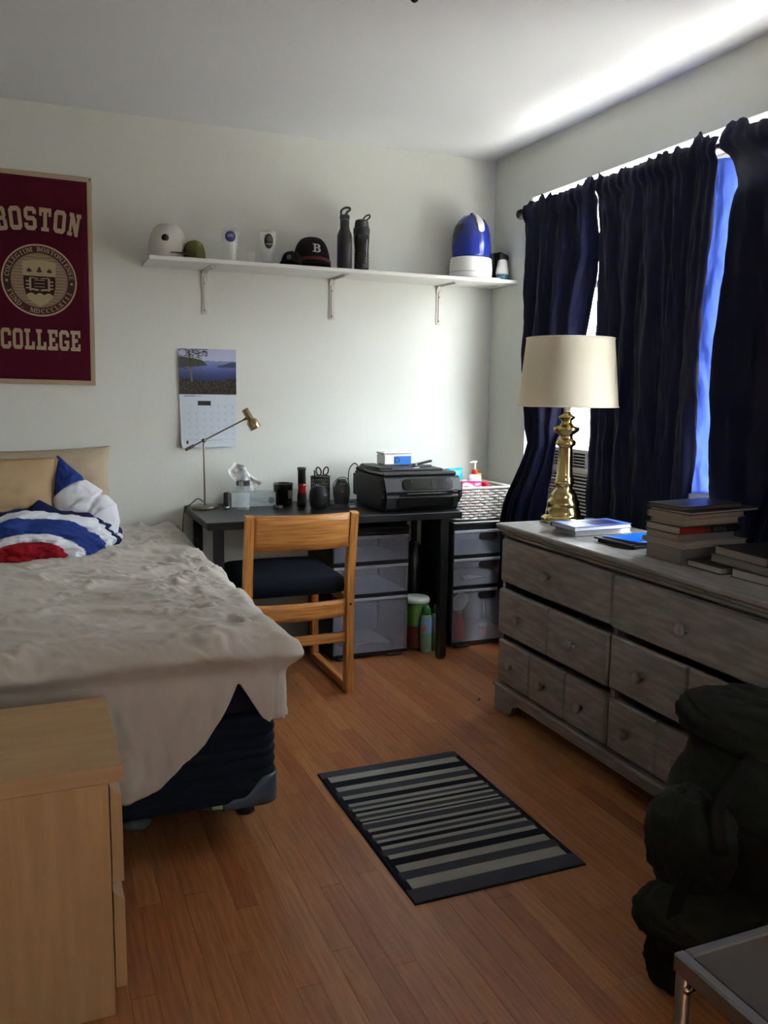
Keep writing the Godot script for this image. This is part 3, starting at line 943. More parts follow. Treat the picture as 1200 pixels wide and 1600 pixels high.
func build_throw():
	var t = thing("fleece_throw", "crumpled blue, white and red fleece throw heaped on the bed below the pillows", "blanket")
	var navy = Color(0.012, 0.018, 0.065); var blue = Color(0.022, 0.045, 0.20); var white = Color(0.74, 0.76, 0.80); var red = Color(0.24, 0.008, 0.018)
	var nz = noise(71, 1.0, 3)
	# the heap: a rounded roll, its bands run round the end that faces the foot of the bed
	var c = Vector3(-2.415, 0.635, 0.42)
	var rad = Vector3(0.375, 0.165, 0.315)
	var pole = Vector3(-0.05, -0.10, 1.0).normalized()
	var B = Basis(pole.cross(Vector3.UP).normalized(), pole, pole.cross(Vector3.UP).normalized().cross(pole))
	var ang = func(v): return v * PI * 0.86
	var shape = func(u, v):
		var a = ang.call(v); var q = u * TAU
		var d = B * Vector3(sin(a) * cos(q), cos(a), sin(a) * sin(q))
		var rr = 1.0 + 0.10 * nz.get_noise_3d(d.x * 2.0, d.y * 2.0, d.z * 2.0) + 0.05 * nz.get_noise_3d(d.x * 6.0, d.y * 5.0, d.z * 6.0)
		# puffed bands with creases between them
		var deg = rad_to_deg(a) + 5.0 * sin(q * 2.0 + 0.6)
		for e in [[30.0, 0.035], [41.0, 0.03], [68.0, 0.05], [88.0, 0.05]]:
			rr -= e[1] * exp(-pow((deg - e[0]) / 3.5, 2.0))
		var p = c + d * rad * rr
		p.y = max(p.y, 0.628)
		return p
	var col = func(u, v):
		var deg = rad_to_deg(ang.call(v)) + 5.0 * sin(u * TAU * 2.0 + 0.6)
		if deg < 30.0:
			# the broken white lettering-like patches low on the red field
			var q = u * TAU
			var low = (B * Vector3(sin(ang.call(v)) * cos(q), cos(ang.call(v)), sin(ang.call(v)) * sin(q))).y
			if deg > 12.0 and low < -0.18 and sin(q * 9.0) > 0.2: return Color(0.5, 0.45, 0.45)
			return red
		if deg < 41.0: return white
		if deg < 68.0: return blue
		if deg < 88.0: return white
		return navy
	obj("rolled_heap", sheet(shape, 200, 200, 0.0, false, col), M.fleece, t)
	# the loose end: from a blue peak up against the pillow down to a fat white fold
	var path = [[0.0, Vector3(-2.270, 1.005, 0.245), 0.006], [0.15, Vector3(-2.252, 0.955, 0.262), 0.030], [0.32, Vector3(-2.232, 0.895, 0.285), 0.062], [0.42, Vector3(-2.225, 0.862, 0.295), 0.082], [0.6, Vector3(-2.185, 0.80, 0.31), 0.112], [0.8, Vector3(-2.125, 0.742, 0.33), 0.105], [0.93, Vector3(-2.09, 0.690, 0.35), 0.075], [1.0, Vector3(-2.075, 0.650, 0.36), 0.045]]
	var end_f = func(u, v):
		var p := Vector3.ZERO; var hw := 0.0
		for i in path.size() - 1:
			if v <= path[i + 1][0] or i == path.size() - 2:
				var k = clamp((v - path[i][0]) / (path[i + 1][0] - path[i][0]), 0, 1)
				k = k * k * (3 - 2 * k)
				p = path[i][1].lerp(path[i + 1][1], k); hw = lerp(float(path[i][2]), float(path[i + 1][2]), k)
				break
		var a = u * TAU
		var th = min(hw * 0.8, 0.05) * (1.0 + 0.3 * nz.get_noise_2d(cos(a) * 3.0, v * 9.0))
		var side = Vector3(0.80, 0.45, -0.1).normalized()
		var nrm = Vector3(-0.2, 0.35, 0.9).normalized()
		var grooves = 1.0 - 0.25 * exp(-pow((v - 0.40) / 0.02, 2.0)) - 0.22 * exp(-pow((v - 0.72 + 0.08 * cos(a)) / 0.02, 2.0))
		return p + side * cos(a) * hw * grooves + nrm * sin(a) * th * grooves
	var end_c = func(_u, v): return blue if v < 0.40 else white
	obj("loose_end", sheet(end_f, 40, 80, 0.0, false, end_c), M.fleece, t)
	# the navy border and white edge tucked beneath the white fold, lying on the duvet
	var lip = func(k, y0, hw, thick):
		var pts := []
		for i in 14:
			var s = i / 13.0
			pts.append(Vector3(lerp(-2.20, -2.025, s), y0 + 0.012 * sin(s * 5.0), lerp(0.47, 0.24, s) + k))
		return tube(smooth_path(pts, 3), hw, 12)
	var nv = obj("navy_border", lip.call(0.0, 0.672, 0.024, 0), cloth_like(navy), t)
	var wt = obj("white_edge", lip.call(0.05, 0.654, 0.020, 0), cloth_like(white), t)
	# the second navy peak in front of the tan pillow
	var pk = sheet(func(u, v):
		var w = lerp(0.004, 0.15, v)
		var a = u * TAU
		return Vector3(-2.352 + cos(a) * w + 0.03 * v, lerp(0.835, 0.725, v), 0.40 + sin(a) * w * 0.45 - 0.02 * v), 28, 12, 0.0, false)
	obj("navy_peak", pk, cloth_like(navy), t)

func cloth_like(c: Color) -> StandardMaterial3D:
	var m = bumped(mat(c.linear_to_srgb(), 0.95, 0.0, 0.2), M.weave, 0.6)
	m.uv1_triplanar = true
	m.uv1_scale = Vector3.ONE * 18.0
	return m

# ---------------------------------------------------------------- desk and chair
func build_desk():
	var d = thing("desk", "black desk with slim square legs against the back wall", "desk", Vector3(-1.077, 0, 0.302))
	obj("top", box(Vector3(0, 0.718, 0), Vector3(1.226, 0.034, 0.596), 0.003), M.desk_top, d)
	for x in [-0.558, 0.533]:
		for z in [-0.238, 0.255]:
			var st := begin()
			add_box(st, Vector3(x, 0.3545, z), Vector3(0.042, 0.693, 0.042), 0.004)
			var leg = obj("leg", st, M.black_metal, d)
			obj("foot", box(Vector3(x, 0.004, z), Vector3(0.034, 0.008, 0.034), 0.002), M.rubber, leg)

func build_chair():
	var c = thing("desk_chair", "oak desk chair with a curved back and dark padded seat at the black desk", "chair", Vector3(-1.358, 0, 0.62))
	# side frames: rear post, runner, front leg
	var hx = 0.222
	for s in [-1, 1]:
		var x = s * hx
		var poly := [Vector2(0.205, 0.0), Vector2(0.252, 0.0), Vector2(0.252, 0.40), Vector2(0.262, 0.55), Vector2(0.300, 0.796), Vector2(0.296, 0.804), Vector2(0.268, 0.806), Vector2(0.222, 0.58), Vector2(0.205, 0.42)]
		var X = Transform3D(Basis(Vector3(0, 0, 1), Vector3(0, 1, 0), Vector3(-1, 0, 0)), Vector3(x, 0, 0))
		obj("rear_post", prism(poly, -0.0165, 0.0165, X), M.oak_y, c)
		obj("front_leg", spanb(Vector3(x - 0.0165, 0.042, -0.275), Vector3(x + 0.0165, 0.395, -0.232), 0.003), M.oak_y, c)
		obj("runner", spanb(Vector3(x - 0.0165, 0.0, -0.275), Vector3(x + 0.0165, 0.0415, 0.2045), 0.003), M.oak_z, c)
		obj("seat_side_rail", spanb(Vector3(x - 0.0165, 0.3955, -0.275), Vector3(x + 0.0165, 0.437, 0.2045), 0.003), M.oak_z, c)
	var bow = func(x0, y0, y1, z_at0, z_at1, bulge, th):
		return sheet(func(u, v):
			var x = lerp(-hx + 0.0165, hx - 0.0165, u)
			var k = 1.0 - pow(x / hx, 2.0)
			return Vector3(x, lerp(y0, y1, v), lerp(z_at0, z_at1, v) + bulge * k), 24, 4, th)
	obj("backrest", bow.call(0, 0.655, 0.800, 0.268, 0.288, 0.038, 0.016), M.oak_x, c)
	obj("seat_rail", bow.call(0, 0.345, 0.418, 0.232, 0.234, 0.030, 0.02), M.oak_x, c)
	obj("stretcher", bow.call(0, 0.228, 0.268, 0.232, 0.232, 0.0, 0.022), M.oak_x, c)
	obj("front_rail", spanb(Vector3(-hx + 0.017, 0.345, -0.268), Vector3(hx - 0.017, 0.395, -0.246), 0.003), M.oak_x, c)
	obj("bolt", lathe(cyl(0.006, 0.0, 0.004, 0.001), 12, Vector3(hx, 0.40, 0.252), Basis(Vector3.RIGHT, PI / 2)), M.black_metal, c)
	# padded seat, a cushion with a puffed top
	var nz = noise(81, 1.0, 2)
	var st := begin(true)
	for s in [1.0, -1.0]:
		add_sheet(st, func(u, v):
			var a = u * 2 - 1; var b = v * 2 - 1
			var k = pow(max(0.0, 1 - pow(abs(a), 14.0)), 0.3) * pow(max(0.0, 1 - pow(abs(b), 14.0)), 0.3)
			var e = 1.0 + 0.008 * nz.get_noise_2d(a * 2, b * 2)
			return Vector3(a * 0.221 * e, 0.478 + s * 0.041 * k + (0.012 * (1 - a * a) * (1 - b * b) if s > 0 else 0.0), -0.03 + b * 0.252 * e), 40, 40, 0.0, s > 0)
	obj("seat", st, M.seat, c)

# ---------------------------------------------------------------- nightstand
func build_nightstand():
	var n = thing("nightstand", "birch two-drawer nightstand at the foot of the bed", "nightstand", Vector3(-2.475, 0, 2.305))
	var zf = 0.205
	obj("top", spanb(Vector3(-0.241, 0.517, -0.207), Vector3(0.241, 0.552, 0.207), 0.0015), M.birch_x, n)
	for s in [-1, 1]:
		obj("side_panel", spanb(Vector3(-0.235, 0.0, s * zf - (0.018 if s > 0 else 0.0)), Vector3(0.212, 0.5165, s * zf + (0.018 if s < 0 else 0.0)), 0.0015), M.birch_y, n)
	obj("back_panel", spanb(Vector3(-0.235, 0.01, -0.186), Vector3(-0.228, 0.5165, 0.186), 0), M.birch_y, n)
	obj("bottom_panel", spanb(Vector3(-0.227, 0.045, -0.186), Vector3(0.195, 0.060, 0.186), 0.001), M.birch_x, n)
	for r in [[0.062, 0.272], [0.299, 0.502]]:
		# the front's top edge is bevelled back as a finger pull
		var poly := [Vector2(0.2145, r[0]), Vector2(0.237, r[0]), Vector2(0.237, r[1] - 0.016), Vector2(0.2145, r[1] + 0.004)]
		var dr = obj("drawer", prism(poly, -0.204, 0.204), M.birch_y, n)
		var st := begin()
		span(st, Vector3(-0.20, r[0] + 0.012, -0.17), Vector3(0.2135, r[0] + 0.022, 0.17))
		for zz in [-0.17, 0.158]: span(st, Vector3(-0.20, r[0] + 0.022, zz), Vector3(0.2135, r[1] - 0.05, zz + 0.012))
		obj("drawer_box", st, M.birch_x, dr)

# ---------------------------------------------------------------- rug
func build_rug():
	var r = thing("striped_rug", "small navy and grey striped rug on the wooden floor", "rug")
	var x0 = -1.517; var x1 = -0.990; var z0 = 1.583; var z1 = 2.388
	obj("backing", spanb(Vector3(x0, 0.0, z0), Vector3(x1, 0.004, z1), 0.001), M.rug_navy, r)
	var zs = [1.606, 1.636, 1.675, 1.716, 1.745, 1.783, 1.806, 1.837, 1.855, 1.873, 1.888, 1.905, 1.92, 1.941, 1.953, 1.964, 1.974, 2.005, 2.022, 2.042, 2.057, 2.075, 2.089, 2.11, 2.128, 2.16, 2.181, 2.216, 2.251, 2.289, 2.335]
	var light = true
	var dark_k = 0
	obj("border", spanb(Vector3(x0 + 0.002, 0.004, z0 + 0.002), Vector3(x1 - 0.002, 0.0075, zs[1] - 0.008), 0.001), M.rug_mid, r)
	for i in range(1, zs.size() - 1):
		var a = Vector3(x0 + 0.022, 0.004, zs[i] - 0.008)
		var b = Vector3(x1 - 0.022, 0.0078, zs[i + 1] - 0.008)
		if light: obj("stripe", spanb(a, b, 0.001), M.rug_grey, r)
		else:
			a.x = x0 + 0.014; b.x = x1 - 0.014; b.y = 0.0072
			obj("stripe", spanb(a, b, 0.001), M.rug_mid if dark_k % 2 == 1 else M.rug_navy, r)
			dark_k += 1
		light = not light
	obj("border", spanb(Vector3(x0 + 0.002, 0.004, zs[-1] - 0.008), Vector3(x1 - 0.002, 0.0075, z1 - 0.002), 0.001), M.rug_mid, r)
	for x in [x0 + 0.002, x1 - 0.013]:
		obj("edge_binding", spanb(Vector3(x, 0.004, zs[1] - 0.007), Vector3(x + 0.011, 0.0082, zs[-1] - 0.009), 0.002), M.rug_navy, r)

# ---------------------------------------------------------------- plastic drawer towers
func tower(label: String, x0: float, handles: bool) -> Node3D:
	var t = thing("storage_tower", label, "storage drawers", Vector3(x0, 0, 0.06))
	var W = 0.40; var D = 0.38
	var lid := begin()
	span(lid, Vector3(-0.002, 0.632, 0), Vector3(W + 0.002, 0.655, D + 0.004), 0.006)
	obj("lid", lid, mat(Color(0.10, 0.10, 0.11), 0.35), t)
	var fr := begin()
	for x in [0.0, W - 0.014]:
		for z in [0.0, D - 0.03]: span(fr, Vector3(x, 0.02, z), Vector3(x + 0.014, 0.632, z + 0.026), 0.002)
	for y in [0.012, 0.308, 0.468, 0.614]:
		span(fr, Vector3(0.0, y, 0), Vector3(W, y + 0.018, D - 0.004), 0.002)
	obj("frame", fr, M.black, t)
	for x in [0.002, W - 0.004]:
		obj("side_panel", spanb(Vector3(x, 0.03, 0.027), Vector3(x + 0.002, 0.63, D - 0.031), 0), mat(Color(0.09, 0.09, 0.10), 0.4), t)
	obj("back_panel", spanb(Vector3(0.014, 0.03, 0.002), Vector3(W - 0.014, 0.63, 0.005), 0), mat(Color(0.09, 0.09, 0.10), 0.4), t)
	for x in [0.03, W - 0.11]:
		obj("foot", spanb(Vector3(x, 0.0, D - 0.07), Vector3(x + 0.08, 0.012, D + 0.002), 0.003), M.black, t)
	for x in [0.03, W - 0.11]:
		obj("foot", spanb(Vector3(x, 0.0, 0.01), Vector3(x + 0.08, 0.012, 0.07), 0.003), M.black, t)
	for r in [[0.031, 0.306], [0.327, 0.466], [0.487, 0.612]]:
		var st := begin()
		span(st, Vector3(0.006, r[0], D), Vector3(W - 0.006, r[1], D + 0.003), 0.001)
		span(st, Vector3(0.016, r[0] + 0.001, 0.012), Vector3(W - 0.016, r[0] + 0.003, D))
		var dr = obj("drawer", st, M.frost, t)
		var rim := begin()
		span(rim, Vector3(0.006, r[1] - 0.014, D + 0.0032), Vector3(W - 0.006, r[1], D + 0.008), 0.002)
		obj("drawer_rim", rim, glass(Color(0.70, 0.72, 0.76), 0.55, 0.3), dr)
		if handles:
			var pl = rounded_rect(0.10, 0.038, 0.0185, 6)
			obj("handle", prism(pl, 0.0, 0.008, Transform3D(Basis.IDENTITY, Vector3(W / 2 - 0.0, r[1] - 0.034, D + 0.0032))), M.black, dr)
	return t

func build_towers():
	tower("three-drawer plastic tower with clear fronts and no handles, behind the oak chair", -1.07, false)
	tower("three-drawer plastic tower with black oval handles, under the white wicker basket", -0.43, true)

# ---------------------------------------------------------------- army-green bag on the right
func build_bag():
	var b = thing("rucksack", "dark olive-green rucksack slumped on the floor between dresser and grey side table", "bag", Vector3(-0.90, 0, 2.78))
	var nz = noise(91, 1.0, 4)
	var lump = func(c: Vector3, r: Vector3, sd: float, pw := 2.6):
		return sheet(func(u, v):
			var a = u * TAU; var e = (v - 0.5) * PI
			var d = Vector3(cos(e) * cos(a), sin(e), cos(e) * sin(a))
			var k = pow(pow(abs(d.x), pw) + pow(abs(d.y), pw) + pow(abs(d.z), pw), -1.0 / pw)
			var fold = 1.0 - abs(nz.get_noise_3d(d.x * 1.6 + sd, d.y * 2.6, d.z * 1.6)) * 2.0
			var rr = k * (1.0 + 0.10 * nz.get_noise_3d(d.x * 1.5 + sd, d.y * 1.5, d.z * 1.5) + 0.07 * fold)
			var p = c + d * r * rr
			p.y = max(p.y, 0.002)
			return p, 64, 48, 0.0, false)
	obj("body", lump.call(Vector3(0.085, 0.25, -0.01), Vector3(0.16, 0.25, 0.17), 0.0), M.olive, b)
	obj("top_flap", lump.call(Vector3(0.10, 0.535, -0.02), Vector3(0.15, 0.055, 0.17), 3.0), M.olive, b)
	obj("upper_pouch", lump.call(Vector3(0.065, 0.40, 0.03), Vector3(0.125, 0.115, 0.155), 5.0), M.olive, b)
	obj("side_pouch", lump.call(Vector3(-0.135, 0.305, 0.04), Vector3(0.075, 0.115, 0.10), 7.0), M.olive, b)
	obj("bottom_pouch", lump.call(Vector3(-0.165, 0.170, 0.11), Vector3(0.13, 0.06, 0.12), 9.0, 2.2), M.olive, b)
	obj("lower_pouch", lump.call(Vector3(-0.19, 0.075, 0.09), Vector3(0.072, 0.078, 0.06), 11.0), M.olive_dark, b)
	var strap = func(pts, w): 
		var path = smooth_path(pts, 8)
		return sheet(func(u, v):
			var i = clamp(int(v * (path.size() - 1)), 0, path.size() - 2)
			var q = path[i].lerp(path[i + 1], v * (path.size() - 1) - i)
			var t = (path[i + 1] - path[i]).normalized()
			var side = t.cross(Vector3(-0.6, 0.2, 0.75)).normalized()
			return q + side * (u - 0.5) * w, 4, 60, 0.005)
	obj("strap", strap.call([Vector3(-0.02, 0.52, 0.10), Vector3(-0.09, 0.47, 0.11), Vector3(-0.15, 0.42, 0.13), Vector3(-0.16, 0.34, 0.16)], 0.03), M.olive_dark, b)
	obj("strap", strap.call([Vector3(-0.20, 0.28, 0.12), Vector3(-0.245, 0.24, 0.13), Vector3(-0.265, 0.19, 0.15), Vector3(-0.25, 0.15, 0.18)], 0.03), M.olive_dark, b)
	obj("strap", strap.call([Vector3(0.16, 0.34, 0.20), Vector3(0.08, 0.27, 0.225), Vector3(-0.01, 0.215, 0.235), Vector3(-0.08, 0.18, 0.235)], 0.022), M.olive_dark, b)
	obj("buckle", box(Vector3(0.075, 0.268, 0.232), Vector3(0.035, 0.03, 0.008), 0.003, Basis(Vector3.UP, -0.6)), M.black, b)

func build_side_table():
	var t = thing("side_table", "low grey side table with metal-edged top in the near right corner", "side table", Vector3(-1.541, 0, 3.331))
	var W = 0.62; var D = 0.56; var h = 0.50
	obj("top", spanb(Vector3(0.020, h - 0.02, 0.020), Vector3(W - 0.02, h - 0.001, D - 0.02), 0.001), mat(Color(0.30, 0.285, 0.275), 0.6), t)
	for k in 2:
		obj("edge_bar", spanb(Vector3(0.0 if k == 0 else W - 0.0195, h - 0.03, 0.0), Vector3(0.0195 if k == 0 else W, h, D), 0.003), M.steel, t)
		obj("edge_bar", spanb(Vector3(0.02, h - 0.03, 0.0 if k == 0 else D - 0.0195), Vector3(W - 0.02, h, 0.0195 if k == 0 else D), 0.003), M.steel, t)
	for x in [0.012, W - 0.012]:
		for z in [0.012, D - 0.012]:
			obj("leg", lathe(cyl(0.011, 0.0, h - 0.0305, 0.002), 16, Vector3(x, 0, z)), M.steel, t)
	for x in [0.012, W - 0.012]:
		obj("leg_cap", lathe([Vector2(0, 0), Vector2(0.008, 0), Vector2(0.007, 0.003), Vector2(0, 0.005)], 14, Vector3(x, h - 0.05, 0.022), Basis(Vector3.RIGHT, PI / 2)), M.chrome, t)
	obj("lower_shelf", spanb(Vector3(0.024, 0.14, 0.024), Vector3(W - 0.024, 0.155, D - 0.024), 0.002), mat(Color(0.13, 0.125, 0.12), 0.5), t)

# ---------------------------------------------------------------- wall shelf
func build_shelf():
	var s = thing("wall_shelf", "long white wall shelf on three metal brackets above the black desk", "shelf", Vector3(-0.932, 1.862, 0))
	obj("board", spanb(Vector3(-0.930, 0, 0.001), Vector3(0.930, 0.018, 0.272), 0.002), M.white, s)
	for x in [-0.640, 0.004, 0.607]:
		var st := begin()
		# pressed steel: a channel down the wall, an arm under the board and the rounded bend between
		span(st, Vector3(x - 0.014, -0.205, 0.001), Vector3(x + 0.014, -0.012, 0.005), 0.001)
		span(st, Vector3(x - 0.005, -0.195, 0.005), Vector3(x + 0.005, -0.03, 0.010), 0.002)
		span(st, Vector3(x - 0.014, -0.004, 0.02), Vector3(x + 0.014, -0.0005, 0.215), 0.001)
		span(st, Vector3(x - 0.005, -0.011, 0.03), Vector3(x + 0.005, -0.004, 0.20), 0.002)
		var f = [Vector2(0.001, -0.05), Vector2(0.005, -0.05), Vector2(0.008, -0.028), Vector2(0.016, -0.014), Vector2(0.030, -0.006), Vector2(0.06, -0.004), Vector2(0.06, -0.0005), Vector2(0.02, -0.0005), Vector2(0.001, -0.012)]
		var X = Transform3D(Basis(Vector3(0, 0, 1), Vector3(0, 1, 0), Vector3(-1, 0, 0)), Vector3(x + 0.014, 0, 0))
		add_prism(st, f, 0.0, 0.028, X)
		var br = obj("bracket", st, M.white_metal, s)
		for y in [-0.06, -0.185]:
			obj("screw", lathe([Vector2(0, 0), Vector2(0.004, 0), Vector2(0.003, 0.002), Vector2(0, 0.0025)], 10, Vector3(x, y, 0.010), Basis(Vector3.RIGHT, PI / 2)), M.steel, br)

# ---------------------------------------------------------------- felt banner
# block letters on a 5 x 7 grid: each a list of polygons
func letter(ch: String) -> Array:
	var bx = func(x0, y0, x1, y1): return [Vector2(x0, y0), Vector2(x1, y0), Vector2(x1, y1), Vector2(x0, y1)]
	var P = func(a): 
		var o := []
		for i in range(0, a.size(), 2): o.append(Vector2(a[i], a[i + 1]))
		return o
	var left = P.call([1, 0, 1.5, 0, 1.5, 7, 1, 7, 0, 6, 0, 1])
	var right = P.call([4, 0, 5, 1, 5, 6, 4, 7, 3.5, 7, 3.5, 0])
	match ch:
		"O": return [left, right, bx.call(1.5, 0, 3.5, 1.4), bx.call(1.5, 5.6, 3.5, 7)]
		"C": return [left, bx.call(1.5, 0, 3.5, 1.4), bx.call(1.5, 5.6, 3.5, 7), P.call([3.5, 7, 3.5, 4.5, 5, 4.5, 5, 6, 4, 7]), P.call([3.5, 0, 4, 0, 5, 1, 5, 2.5, 3.5, 2.5])]
		"G": return [left, bx.call(1.5, 0, 3.5, 1.4), bx.call(1.5, 5.6, 3.5, 7), P.call([3.5, 7, 3.5, 4.7, 5, 4.7, 5, 6, 4, 7]), P.call([3.5, 0, 4, 0, 5, 1, 5, 3.5, 3.5, 3.5]), bx.call(2.6, 2.5, 3.5, 3.5)]
		"L": return [bx.call(0.7, 0, 2.2, 7), bx.call(0, 0, 0.7, 1.2), bx.call(0, 5.8, 0.7, 7), bx.call(2.2, 5.8, 2.9, 7), bx.call(2.2, 0, 5, 1.3), bx.call(3.7, 1.3, 5, 2.7)]
		"E": return [bx.call(0.7, 0, 2.2, 7), bx.call(0, 0, 0.7, 1.2), bx.call(0, 5.8, 0.7, 7), bx.call(2.2, 0, 5, 1.3), bx.call(2.2, 5.7, 5, 7), bx.call(3.8, 1.3, 5, 2.4), bx.call(3.8, 4.6, 5, 5.7), bx.call(2.2, 2.9, 3.7, 4.2)]
		"T": return [bx.call(1.75, 0, 3.25, 7), bx.call(0.9, 0, 1.75, 1.1), bx.call(3.25, 0, 4.1, 1.1), bx.call(0, 5.7, 1.75, 7), bx.call(3.25, 5.7, 5, 7), bx.call(0, 4.5, 1.1, 5.7), bx.call(3.9, 4.5, 5, 5.7)]
		"N": return [bx.call(0.5, 1.1, 1.6, 5.8), bx.call(0, 0, 2.1, 1.1), bx.call(3.4, 0, 4.5, 5.8), bx.call(2.9, 5.8, 5, 7), P.call([0, 5.8, 0, 7, 1.7, 7, 4.5, 1.3, 4.5, 0, 3.3, 0, 1.6, 3.6, 0.6, 5.8])]
		"B": return [bx.call(0.7, 0, 2.2, 7), bx.call(0, 0, 0.7, 1.2), bx.call(0, 5.8, 0.7, 7), bx.call(2.2, 0, 3.4, 1.2), bx.call(2.2, 5.8, 3.4, 7), bx.call(2.2, 3.0, 3.4, 4.2), P.call([3.4, 7, 4.2, 7, 4.9, 6.3, 4.9, 4.3, 4.4, 3.6, 4.9, 2.9, 4.9, 0.7, 4.2, 0, 3.4, 0])]
		"S": return [P.call([0, 6, 1, 7, 1.5, 7, 1.5, 2.9, 1, 2.9, 0, 3.9]), bx.call(1.5, 5.7, 3.5, 7), bx.call(1.5, 2.9, 3.5, 4.2), bx.call(1.5, 0, 3.5, 1.3), P.call([3.5, 0, 4, 0, 5, 1, 5, 3.2, 4, 4.2, 3.5, 4.2]), P.call([3.5, 7, 3.5, 4.9, 5, 4.9, 5, 6, 4, 7]), P.call([0, 1, 1, 0, 1.5, 0, 1.5, 2.1, 0, 2.1])]
	return []

func build_banner():
	var b = thing("college_banner", "maroon felt college banner with cream letters and round seal on the back wall", "banner", Vector3(-2.306, 1.775, 0.004))
	b.rotation.z = -0.012
	var W = 0.458; var Hh = 0.922
	var nz = noise(111, 1.0, 2)
	var wave = func(x, y): return 0.004 + 0.004 * nz.get_noise_2d(x * 4.0, y * 3.0)
	obj("field", sheet(func(u, v):
		var x = (u - 0.5) * (W - 0.02); var y = (v - 0.5) * (Hh - 0.02)
		return Vector3(x, y, 0.004), 12, 24, 0.003), M.felt, b)
	var e = 0.021
	obj("border", spanb(Vector3(-W / 2, Hh / 2 - e, 0.0), Vector3(W / 2, Hh / 2, 0.006), 0.0015), M.felt_cream, b)
	obj("border", spanb(Vector3(-W / 2, -Hh / 2, 0.0), Vector3(W / 2, -Hh / 2 + e, 0.006), 0.0015), M.felt_cream, b)
	obj("border", spanb(Vector3(-W / 2, -Hh / 2 + e, 0.0), Vector3(-W / 2 + e, Hh / 2 - e, 0.006), 0.0015), M.felt_cream, b)
	obj("border", spanb(Vector3(W / 2 - e, -Hh / 2 + e, 0.0), Vector3(W / 2, Hh / 2 - e, 0.006), 0.0015), M.felt_cream, b)
	for x in [-W / 2 + 0.008, W / 2 - 0.008]:
		obj("tack", lathe([Vector2(0, 0), Vector2(0.004, 0), Vector2(0.003, 0.002), Vector2(0, 0.003)], 10, Vector3(x, Hh / 2 - 0.009, 0.006), Basis(Vector3.RIGHT, PI / 2)), M.dark_bronze, b)
	# BOSTON on an arch, COLLEGE straight
	var word = "BOSTON"
	var R = 0.95
	for i in 6:
		var lw = 0.050; var lh = 0.100
		var s = (i - 2.5) * 0.0610
		var a = s / R
		var c = Vector2(sin(a) * R, cos(a) * R - R + 0.262)
		var X = Transform3D(Basis(Vector3.BACK, -a), Vector3(c.x, c.y, 0.0))
		var st := begin()
		for poly in letter(word[i]):
			var q := []
			for p in poly: q.append(Vector2((p.x / 5.0 - 0.5) * lw, (p.y / 7.0 - 0.5) * lh))
			add_prism(st, q, 0.004, 0.0065, X)
		obj("letter", st, M.felt_cream, b)
	word = "COLLEGE"
	for i in 7:
		var lw = 0.0415; var lh = 0.091
		var cx = (i - 3) * 0.0485; var cy = -0.262
		var st := begin()
		for poly in letter(word[i]):
			var q := []
			for p in poly: q.append(Vector2(cx + (p.x / 5.0 - 0.5) * lw, cy + (p.y / 7.0 - 0.5) * lh))
			add_prism(st, q, 0.004, 0.0065)
		obj("letter", st, M.felt_cream, b)
	# the seal: felt discs one on the other, lettering in the dark ring
	var seal = obj("seal", prism(ring_poly(64, 0.157, 0.157), 0.004, 0.0055), M.felt_cream, b)
	seal.position = Vector3(0, -0.003, 0)
	obj("seal_ring", prism(ring_poly(64, 0.150, 0.150), 0.0055, 0.0062), mat(Color(0.22, 0.11, 0.10), 0.95), seal)
	var disc = mat(Color(0.47, 0.41, 0.33), 0.95)
	obj("seal_disc", prism(ring_poly(64, 0.119, 0.119), 0.0062, 0.0070), disc, seal)
	var font := SystemFont.new()
	font.font_names = PackedStringArray(["Droid Serif"])
	font.font_weight = 700
	var ring_text = func(s: String, from_deg: float, to_deg: float, top: bool):
		var st := SurfaceTool.new()
		st.begin(Mesh.PRIMITIVE_TRIANGLES)
		for i in s.length():
			if s[i] == " ": continue
			var t = text(s[i], 0.027, 0.0015, font)
			var a = deg_to_rad(lerp(from_deg, to_deg, float(i) / (s.length() - 1)))
			var r = 0.1345
			var rot = a - PI / 2 if top else a + PI / 2
			var X = Transform3D(Basis(Vector3.BACK, rot), Vector3(cos(a) * r, sin(a) * r, 0.0062))
			st.append_from(t, 0, X)
		return st.commit()
	var letters = mat(Color(0.60, 0.53, 0.44), 0.95)
	obj("seal_lettering", ring_text.call("COLLEGIUM BOSTONIENSE", 172.0, 8.0, true), letters, seal)
	obj("seal_lettering", ring_text.call("FUND. MDCCCLXIII", 203.0, 337.0, false), letters, seal)
	for s in [-1, 1]:
		obj("seal_star", prism(ring_poly(4, 0.007, 0.007), 0.0062, 0.0072, Transform3D(Basis.IDENTITY, Vector3(s * 0.1345, -0.008, 0))), letters, seal)
	# hatched field behind the shield
	var hl := begin()
	for k in 17:
		var y = 0.105 - k * 0.0135
		var hw = sqrt(max(0.0, 0.112 * 0.112 - y * y))
		add_box(hl, Vector3(0, y, 0.0072), Vector3(hw * 2.0, 0.003, 0.0006))
	var hat = obj("seal_hatching", hl, letters, seal)
	hat.set_meta("kind", "stuff")
	# shield: pale chief with three marks, dark field with an open book, pale base of hills
	obj("shield_chief", prism([Vector2(-0.068, 0.018), Vector2(0.068, 0.018), Vector2(0.070, 0.080), Vector2(0.02, 0.088), Vector2(-0.02, 0.088), Vector2(-0.070, 0.080)], 0.0072, 0.0084), M.felt_pale, seal)
